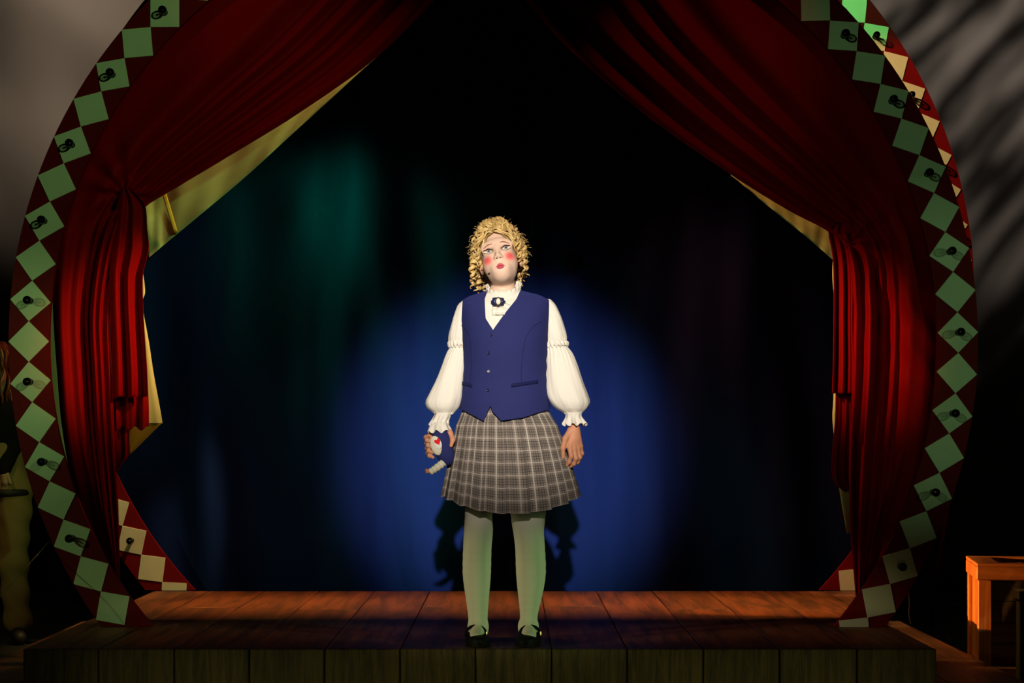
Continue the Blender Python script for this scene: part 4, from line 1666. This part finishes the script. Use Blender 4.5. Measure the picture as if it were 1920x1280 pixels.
# flyaway strands at the outline
for i in range(700):
    az = rr.uniform(-180, 180); e0 = rr.uniform(-35, 85)
    if abs(az) < 60 and e0 < 40:
        continue
    p0 = cap_pt(az, e0, .022)
    d_ = p0 - np.array([0, .02, .02]); d_ /= np.linalg.norm(d_)
    sd = np.array([rr.uniform(-1, 1), rr.uniform(-1, 1), rr.uniform(-1, .6)])
    pth = [p0, p0 + d_ * .007 + sd * .006, p0 + d_ * .009 + sd * .015, p0 + d_ * .005 + sd * .022]
    v_, f_ = tube([Vector(H(*q_)) for q_ in crv(pth, 8)], .00040, 4)
    add_tube(v_, f_, 4, 1.0)
hme = mesh_of('hair', hv, hf, True)
ca = hme.color_attributes.new('strand', 'FLOAT_COLOR', 'POINT')
ca.data.foreach_set('color', np.array(hc, np.float32).ravel())
ob('hair', hme, M['hair'], wm, 'short curly blonde hair')

# headset microphone along the cheek
mp_ = [H(-.076, .0, -.034), H(-.070, -.030, -.060)] + [H(x_, face_y(x_, z_) - .003, z_) for x_, z_ in ((-.058, -.072), (-.046, -.079))]
hm = ob('headset_microphone', tube_mesh(crv(mp_, 14), .0011, 6), M['lash'], wm, 'thin cheek microphone')
bm = bmesh.new(); bmesh.ops.create_uvsphere(bm, u_segments=12, v_segments=8, radius=.0042)
mme = bpy.data.meshes.new('capsule'); bm.to_mesh(mme); bm.free()
for v_ in mme.vertices: v_.co += Vector(mp_[-1])
ob('capsule', mme, M['lash'], hm)

# ------------------------------------------------------------------ rag doll in her hand
DD = SDF()
DD.add(ell(A(829, 832, -.045), (.040, .026, .052)), .02)
DD.add(ell(A(838, 856, -.045), (.032, .025, .036)), .03)
DD.add(ell(A(823, 812, -.040), (.022, .018, .022)), .03)
dv, dq = DD.mesh(A(785, 895, 0) * np.array([1, 0, 1]) + np.array([0, 6.74, 0]), A(880, 770, 0) * np.array([1, 0, 1]) + np.array([0, 6.96, 0]), .003)
dl = thing('rag_doll', 'navy rag doll with a red patch on a cream pad, held in a hand', 'doll', A(829, 880, -.045))
ob('navy_outfit', np_mesh('outfit', dv, dq), M['bow'] if False else M['vest'], dl)
Rd = np.array(Matrix.Rotation(math.radians(-14), 3, 'Y') @ Matrix.Rotation(math.radians(12), 3, 'X'))


def blob(name, c, r, m_, par, Rm=Rd, h=.0022):
    S_ = SDF(); S_.add(ell(c, r, Rm), .002)
    mx_ = max(r) + .004
    v_, q_ = S_.mesh(np.array(c) - mx_, np.array(c) + mx_, h)
    return ob(name, np_mesh(name, v_, q_), m_, par)


pad = blob('cream_pad', A(818, 835, -.066), (.0235, .012, .040), M['cream'], dl, np.array(Matrix.Rotation(math.radians(-16), 3, 'Y')))
pad2 = blob('pad_rim', A(820, 831, -.076), (.0165, .006, .026), M['shirt'], pad, np.array(Matrix.Rotation(math.radians(-24), 3, 'Y')), .0016)
# red heart shaped patch
hp = []
for i in range(40):
    t = 2 * PI * i / 40
    hx = 16 * math.sin(t) ** 3; hz = 13 * math.cos(t) - 5 * math.cos(2 * t) - 2 * math.cos(3 * t) - math.cos(4 * t)
    hp.append((hx / 16 * .0125, hz / 16 * .0155))
c_ = A(820.5, 827.5, -.083)
a_ = math.radians(-28)
vs = []
for dy in (0, .004):
    for (x, z) in hp:
        vs.append((c_[0] + x * math.cos(a_) + z * math.sin(-a_) * -1, c_[1] + dy, c_[2] + z * math.cos(a_) - x * math.sin(-a_) * -1))
fs = [tuple(range(40)), tuple(range(79, 39, -1))] + [(i, i + 40, (i + 1) % 40 + 40, (i + 1) % 40) for i in range(40)]
ob('red_patch', mesh_of('heart', vs, fs), M['red_felt'], pad)
# arm in a ribbed cream sleeve with a small hand
ap = crv([A(832, 866, -.050), A(824, 873, -.052), A(814, 880, -.052), A(806, 885, -.050)], 26)
arm = ob('ribbed_sleeve', tube_mesh(ap, [.0165 - .003 * (i / 25) for i in range(26)], 14, True, lambda s, th: 1 + .10 * math.sin(s * 30)), M['cream'], dl)
for (dx, dy_) in ((-7, -4), (-8, -1), (-7, 3)):
    ob('doll_finger', tube_mesh([A(805, 884, -.050), A(805 + dx * .6, 884 + dy_ * .6 - .5, -.052), A(805 + dx, 884 + dy_ - 1, -.05)], [.006, .005, .0035], 8), M['doll_skin'], arm)
wc = ob('white_frill', ruffle([(812, 838, 792), (806, 842, 800), (803, 845, 809)], -.030, 7, .12, 0), M['shirt'], dl)

# ------------------------------------------------------------------ person waiting at the left edge of the frame
DL = 9.55
SL = DL / FPX


def L(px, py, dy=0.0):
    return np.array(P(px, py, DL + dy))


M['tan'] = mat('tan_coverall', (0.30, 0.19, 0.075), 0.85, noise=(12, 0.2, (1, 1, 1)), spec=0.1)
M['black_cloth'] = mat('black_jersey', (0.010, 0.010, 0.010), 0.9, spec=0.05)
M['auburn'] = mat('auburn_hair', (0.16, 0.035, 0.010), 0.35, spec=0.6)
M['dim_skin'] = mat('dim_skin', (0.42, 0.26, 0.16), 0.6)
M['boot'] = mat('dark_boot', (0.012, 0.010, 0.009), 0.6)


def sdf_body(inf, what):
    S_ = SDF()
    if what in ('all', 'top'):
        S_.add(ell(L(-8, 800, 0), (.150 + inf, .110 + inf, .19 + inf)), .03)
        S_.add(rcone(L(-58, 772), L(38, 772), .050 + inf, .050 + inf), .05)
        for (sx, ex, hx) in ((-62, -74, -70), (30, 22, 8)):
            S_.add(rcone(L(sx, 778), L(ex, 842, -.04), .044 + inf, .036 + inf), .03)
            S_.add(rcone(L(ex, 842, -.04), L(hx, 880, -.12), .036 + inf, .026 + inf), .02)
    if what in ('all', 'tan'):
        S_.add(ell(L(-2, 850, 0), (.135 + inf, .105 + inf, .14 + inf)), .04)
        S_.add(ell(L(2, 905, .01), (.150 + inf, .120 + inf, .14 + inf)), .05)
        for (hx, kx, ax) in ((-28, -34, -34), (28, 24, 34)):
            S_.add(rcone(L(hx, 930), L(kx, 1050, -.01), .088 + inf, .066 + inf * 1.2), .05)
            S_.add(rcone(L(kx, 1050, -.01), L(ax, 1168 if what == 'tan' else 1180, .02), .066 + inf * 1.2, .050 + inf * 2.4 if what == 'tan' else .040), .04)
    if what == 'all':
        S_.add(rcone(L(-6, 765, .0), L(-4, 725, -.01), .055, .052), .03)
        S_.add(ell(L(-6, 682, 0), (.076, .098, .112)), .02)
        S_.add(ell(L(-4, 705, -.03), (.060, .070, .070)), .03)
        S_.add(rcone(L(-3, 690, -.095), L(-3, 700, -.112), .009, .012), .012)
        for hx in (-70, 8):
            S_.add(rcone(L(hx, 880, -.12), L(hx + 2, 903, -.13), .028, .022), .012)
            for k in range(4):
                a = L(hx - 7 + k * 6, 903, -.13 - .004 * k); b = L(hx - 7 + k * 6, 922 - abs(k - 1.5) * 2, -.115)
                S_.add(rcone(a, b, .0095, .0075), .005)
            S_.add(rcone(L(hx + 6, 888, -.135), L(hx + 12, 906, -.15), .011, .008), .006)
        for ax in (-34, 34):
            a, b = L(ax, 1190, .03), L(ax + 2, 1190, -.14)
            a[2] = .05; b[2] = .035
            S_.add(rcone(a, b, .040, .030), .02)
    return S_


lo, hi = L(-110, 0, -.35), L(90, 0, .25)
lo[2], hi[2] = 0.0, L(0, 630)[2]
lw = thing('person', 'auburn-haired person in tan coverall waiting in the dark at the far left edge', 'person', Vector((L(0, 0)[0], DL, 0)))
v_, q_ = sdf_body(0, 'all').mesh(lo, hi, .007)
ob('body', np_mesh('body', v_, q_), M['dim_skin'], lw)
v_, q_ = sdf_body(.010, 'tan').mesh(lo, hi, .007)
zz = v_[:, 2]; v_[:, 0] += .006 * np.sin(zz * 42 + v_[:, 0] * 20) * (zz < 1.0)
ob('coverall', np_mesh('coverall', v_, q_), M['tan'], lw, 'tan work coverall')
v_, q_ = sdf_body(.012, 'top').mesh(lo, hi, .007)
ob('top', np_mesh('top', v_, q_), M['black_cloth'], lw, 'black long-sleeved top')
# belt line of the coverall
vs, fs = tube([L(2, 922, 0) + np.array([.170 * math.sin(t), -.140 * math.cos(t), 0]) for t in np.linspace(0, 2 * PI, 33)], .012, 8, False, None, (1.5, .5))
ob('belt', mesh_of('belt', vs, fs, True), M['boot'], lw)
for ax in (-34, 34):
    S_ = SDF(); a, b = L(ax, 1190, .035), L(ax + 2, 1190, -.15)
    a[2] = .048; b[2] = .040
    S_.add(rcone(a, b, .046, .038), .02)
    S_.add(rcone(L(ax, 1172, .03), a, .048, .046), .03)
    v_, q_ = S_.mesh(np.minimum(a, b) - .08, np.maximum(a, b) + np.array([.08, .08, .12]), .006)
    v_[:, 2] = np.maximum(v_[:, 2], .002)
    ob('boot', np_mesh('boot', v_, q_), M['boot'], lw)
hv2, hf2 = [], []
r2 = random.Random(11)
for i in range(150):
    az = r2.uniform(0, 360)
    a_ = math.radians(az)
    if math.cos(a_) > .62 and r2.random() < .8:
        continue
    c_ = L(-6, 682, 0)
    out = np.array([math.sin(a_) * .086, -math.cos(a_) * .105, 0])
    top_ = c_ + out * r2.uniform(.1, .5) + np.array([0, 0, .118])
    ph = r2.uniform(0, 6.28); wv = r2.uniform(.006, .012)
    pts = [top_, c_ + out * .92 + np.array([0, 0, .060])]
    for k in range(6):
        pts.append(c_ + out * (1.03 + .02 * k) + np.array([wv * math.sin(ph + k * 1.6), wv * math.cos(ph + k * 1.6), .0 - .045 * k]))
    v_, f_ = tube([Vector(p) for p in crv(pts, 26)], [.010 * min(1, .4 + (1 - k / 25) * 3) for k in range(26)], 6)
    o_ = len(hv2); hv2 += v_; hf2 += [tuple(j + o_ for j in f) for f in f_]
ob('hair', mesh_of('hair', hv2, hf2, True), M['auburn'], lw, 'long wavy auburn hair')

# ------------------------------------------------------------------ crate at the right
ck = thing('wooden_crate', 'orange lit wooden crate with hand hole beside the platform at the right edge', 'crate', (2.155, 7.9, 0))
ck.rotation_euler = (0, 0, math.radians(-9))


def cp(name, me, m, par=ck, label=None):
    o = ob(name, me, m, par, label)
    o.matrix_parent_inverse = Matrix.Identity(4)
    return o


CW, CD, CH = 1.0, .48, .552
# corner posts
for (x, y) in ((0, 0), (CW - .06, 0), (0, CD - .06), (CW - .06, CD - .06)):
    cp('post', box(x, x + .06, y, y + .06, 0.001, CH - .066, .003), M['crate'])
# rails, top and bottom
for z0, z1 in ((CH - .064, CH - .004), (0.03, .085)):
    cp('rail', box(-.006, CW + .006, -.008, .018, z0, z1, .003), M['crate_top'])
    cp('rail', box(-.006, CW + .006, CD - .018, CD + .008, z0, z1, .003), M['crate_top'])
    cp('rail', box(-.008, .016, .019, CD - .019, z0, z1, .003), M['crate'])
    cp('rail', box(CW - .016, CW + .008, .019, CD - .019, z0, z1, .003), M['crate'])
# recessed panel boards
for i in range(4):
    z0 = .090 + i * .099
    cp('panel_board', box(.062, CW - .062, .042, .054, z0 + .001, z0 + .097, .002), M['crate_top'])
    cp('panel_board', box(.062, CW - .062, CD - .054, CD - .042, z0 + .001, z0 + .097, .002), M['crate_top'])
y_ = .062
for i in range(3):
    y0, y1 = .062 + i * .1187, .062 + (i + 1) * .1187 - .002
    cp('panel_board', box(.018, .030, y0, y1, .09, CH - .068, .002), M['crate'])
    cp('panel_board', box(CW - .030, CW - .018, y0, y1, .09, CH - .068, .002), M['crate'])
cp('hand_hole', box(.0165, .0195, .075, .135, CH - .150, CH - .105, .001), M['dark'], ck, 'dark hand hole in the side')
# lid: rim boards, slats and an open slot
cp('lid_board', box(-.006, CW + .006, -.008, .070, CH - .003, CH + .012, .002), M['crate_top'])
cp('lid_board', box(-.006, CW + .006, CD - .070, CD + .008, CH - .003, CH + .012, .002), M['crate_top'])
cp('lid_board', box(-.006, .10, .072, CD - .072, CH - .003, CH + .012, .002), M['crate'])
for i in range(4):
    y0 = .074 + i * .084
    cp('slat', box(.27, CW + .004, y0, y0 + .080, CH - .006, CH + .007, .002), M['crate_top'])
cp('slot', box(.102, .268, .074, CD - .074, CH - .040, CH - .030), M['dark'], ck, 'open slot in the lid')

# dark post of a stand in front of the crate
st = thing('wooden_stand', 'dark olive wooden stand cut off by the right edge, in front of the crate', 'stand', P(1922, 1290, 7.55) * 1.0)
st.location.z = 0
bx0 = P(1909, 0, 7.55).x
M['olive'] = wood('olive_boards', (0.05, 0.045, 0.012), (0.14, 0.12, 0.035), 2)
ob('post', box(bx0, bx0 + .055, 7.53, 7.585, .002, .43, .004), M['olive'], st)
ob('post', box(bx0 + .50, bx0 + .555, 7.53, 7.585, .002, .43, .004), M['olive'], st)
ob('rail', box(bx0 - .008, bx0 + .563, 7.515, 7.60, .432, .475, .004), M['olive'], st)
ob('stretcher', box(bx0 + .057, bx0 + .498, 7.545, 7.570, .12, .17, .003), M['olive'], st)

# ------------------------------------------------------------------ brace, cords, cables
br_ = thing('arch_brace', 'slim red pole leaning up from the floor beyond the right foot of the arches', 'pole', P(1746.5, 1168, 10.45))
br_.location.z = 0
a_, b2 = P(1746.5, 1167.5, 10.45), P(1774, 950, 9.35)
a_.z = .016
ob('rod', tube_mesh([a_, b2], .0135, 12), M['pole'], br_)
ob('pole_foot', tube_mesh([a_ - (b2 - a_).normalized() * .012, a_ + (b2 - a_).normalized() * .02], .0145, 12), M['white_tip'], br_, 'pale rubber foot')


def cord(name, label, cat, pts, r, m_, n=30):
    o = ob(name, tube_mesh(crv([tuple(p) for p in pts], n), r, 6), m_)
    o['label'] = label
    o['category'] = cat
    return o


cord('guy_line', 'thin pale guy line running from the arch down past the left edge', 'cord', [P(93, 1014, 7.52), P(0, 1118, 7.0), P(-217, 1359, 6.8)], .0016, M['cord'])
e_ = P(1708, 1168, 8.95); e_.z = LOW + .003
cord('loose_cord', 'short pale cord hanging behind the right foot of the arch', 'cord', [P(1703, 1108, 8.85), P(1705, 1130, 8.9), P(1704.5, 1150, 8.93), e_], .0028, M['cord'])
f1 = [P(1752, 1185, 9.3), P(1775, 1150, 9.3), P(1800, 1130, 9.3), P(1830, 1126, 9.3), P(1850, 1140, 9.3), P(1860, 1170, 9.3), P(1862, 1209, 9.3)]
f1[0].z = .012; f1[0].x += .10; f1[-1].z = .012
cord('cable', 'dark looped cable rising from the floor behind the crate', 'cable', f1, .008, M['cable'], 40)
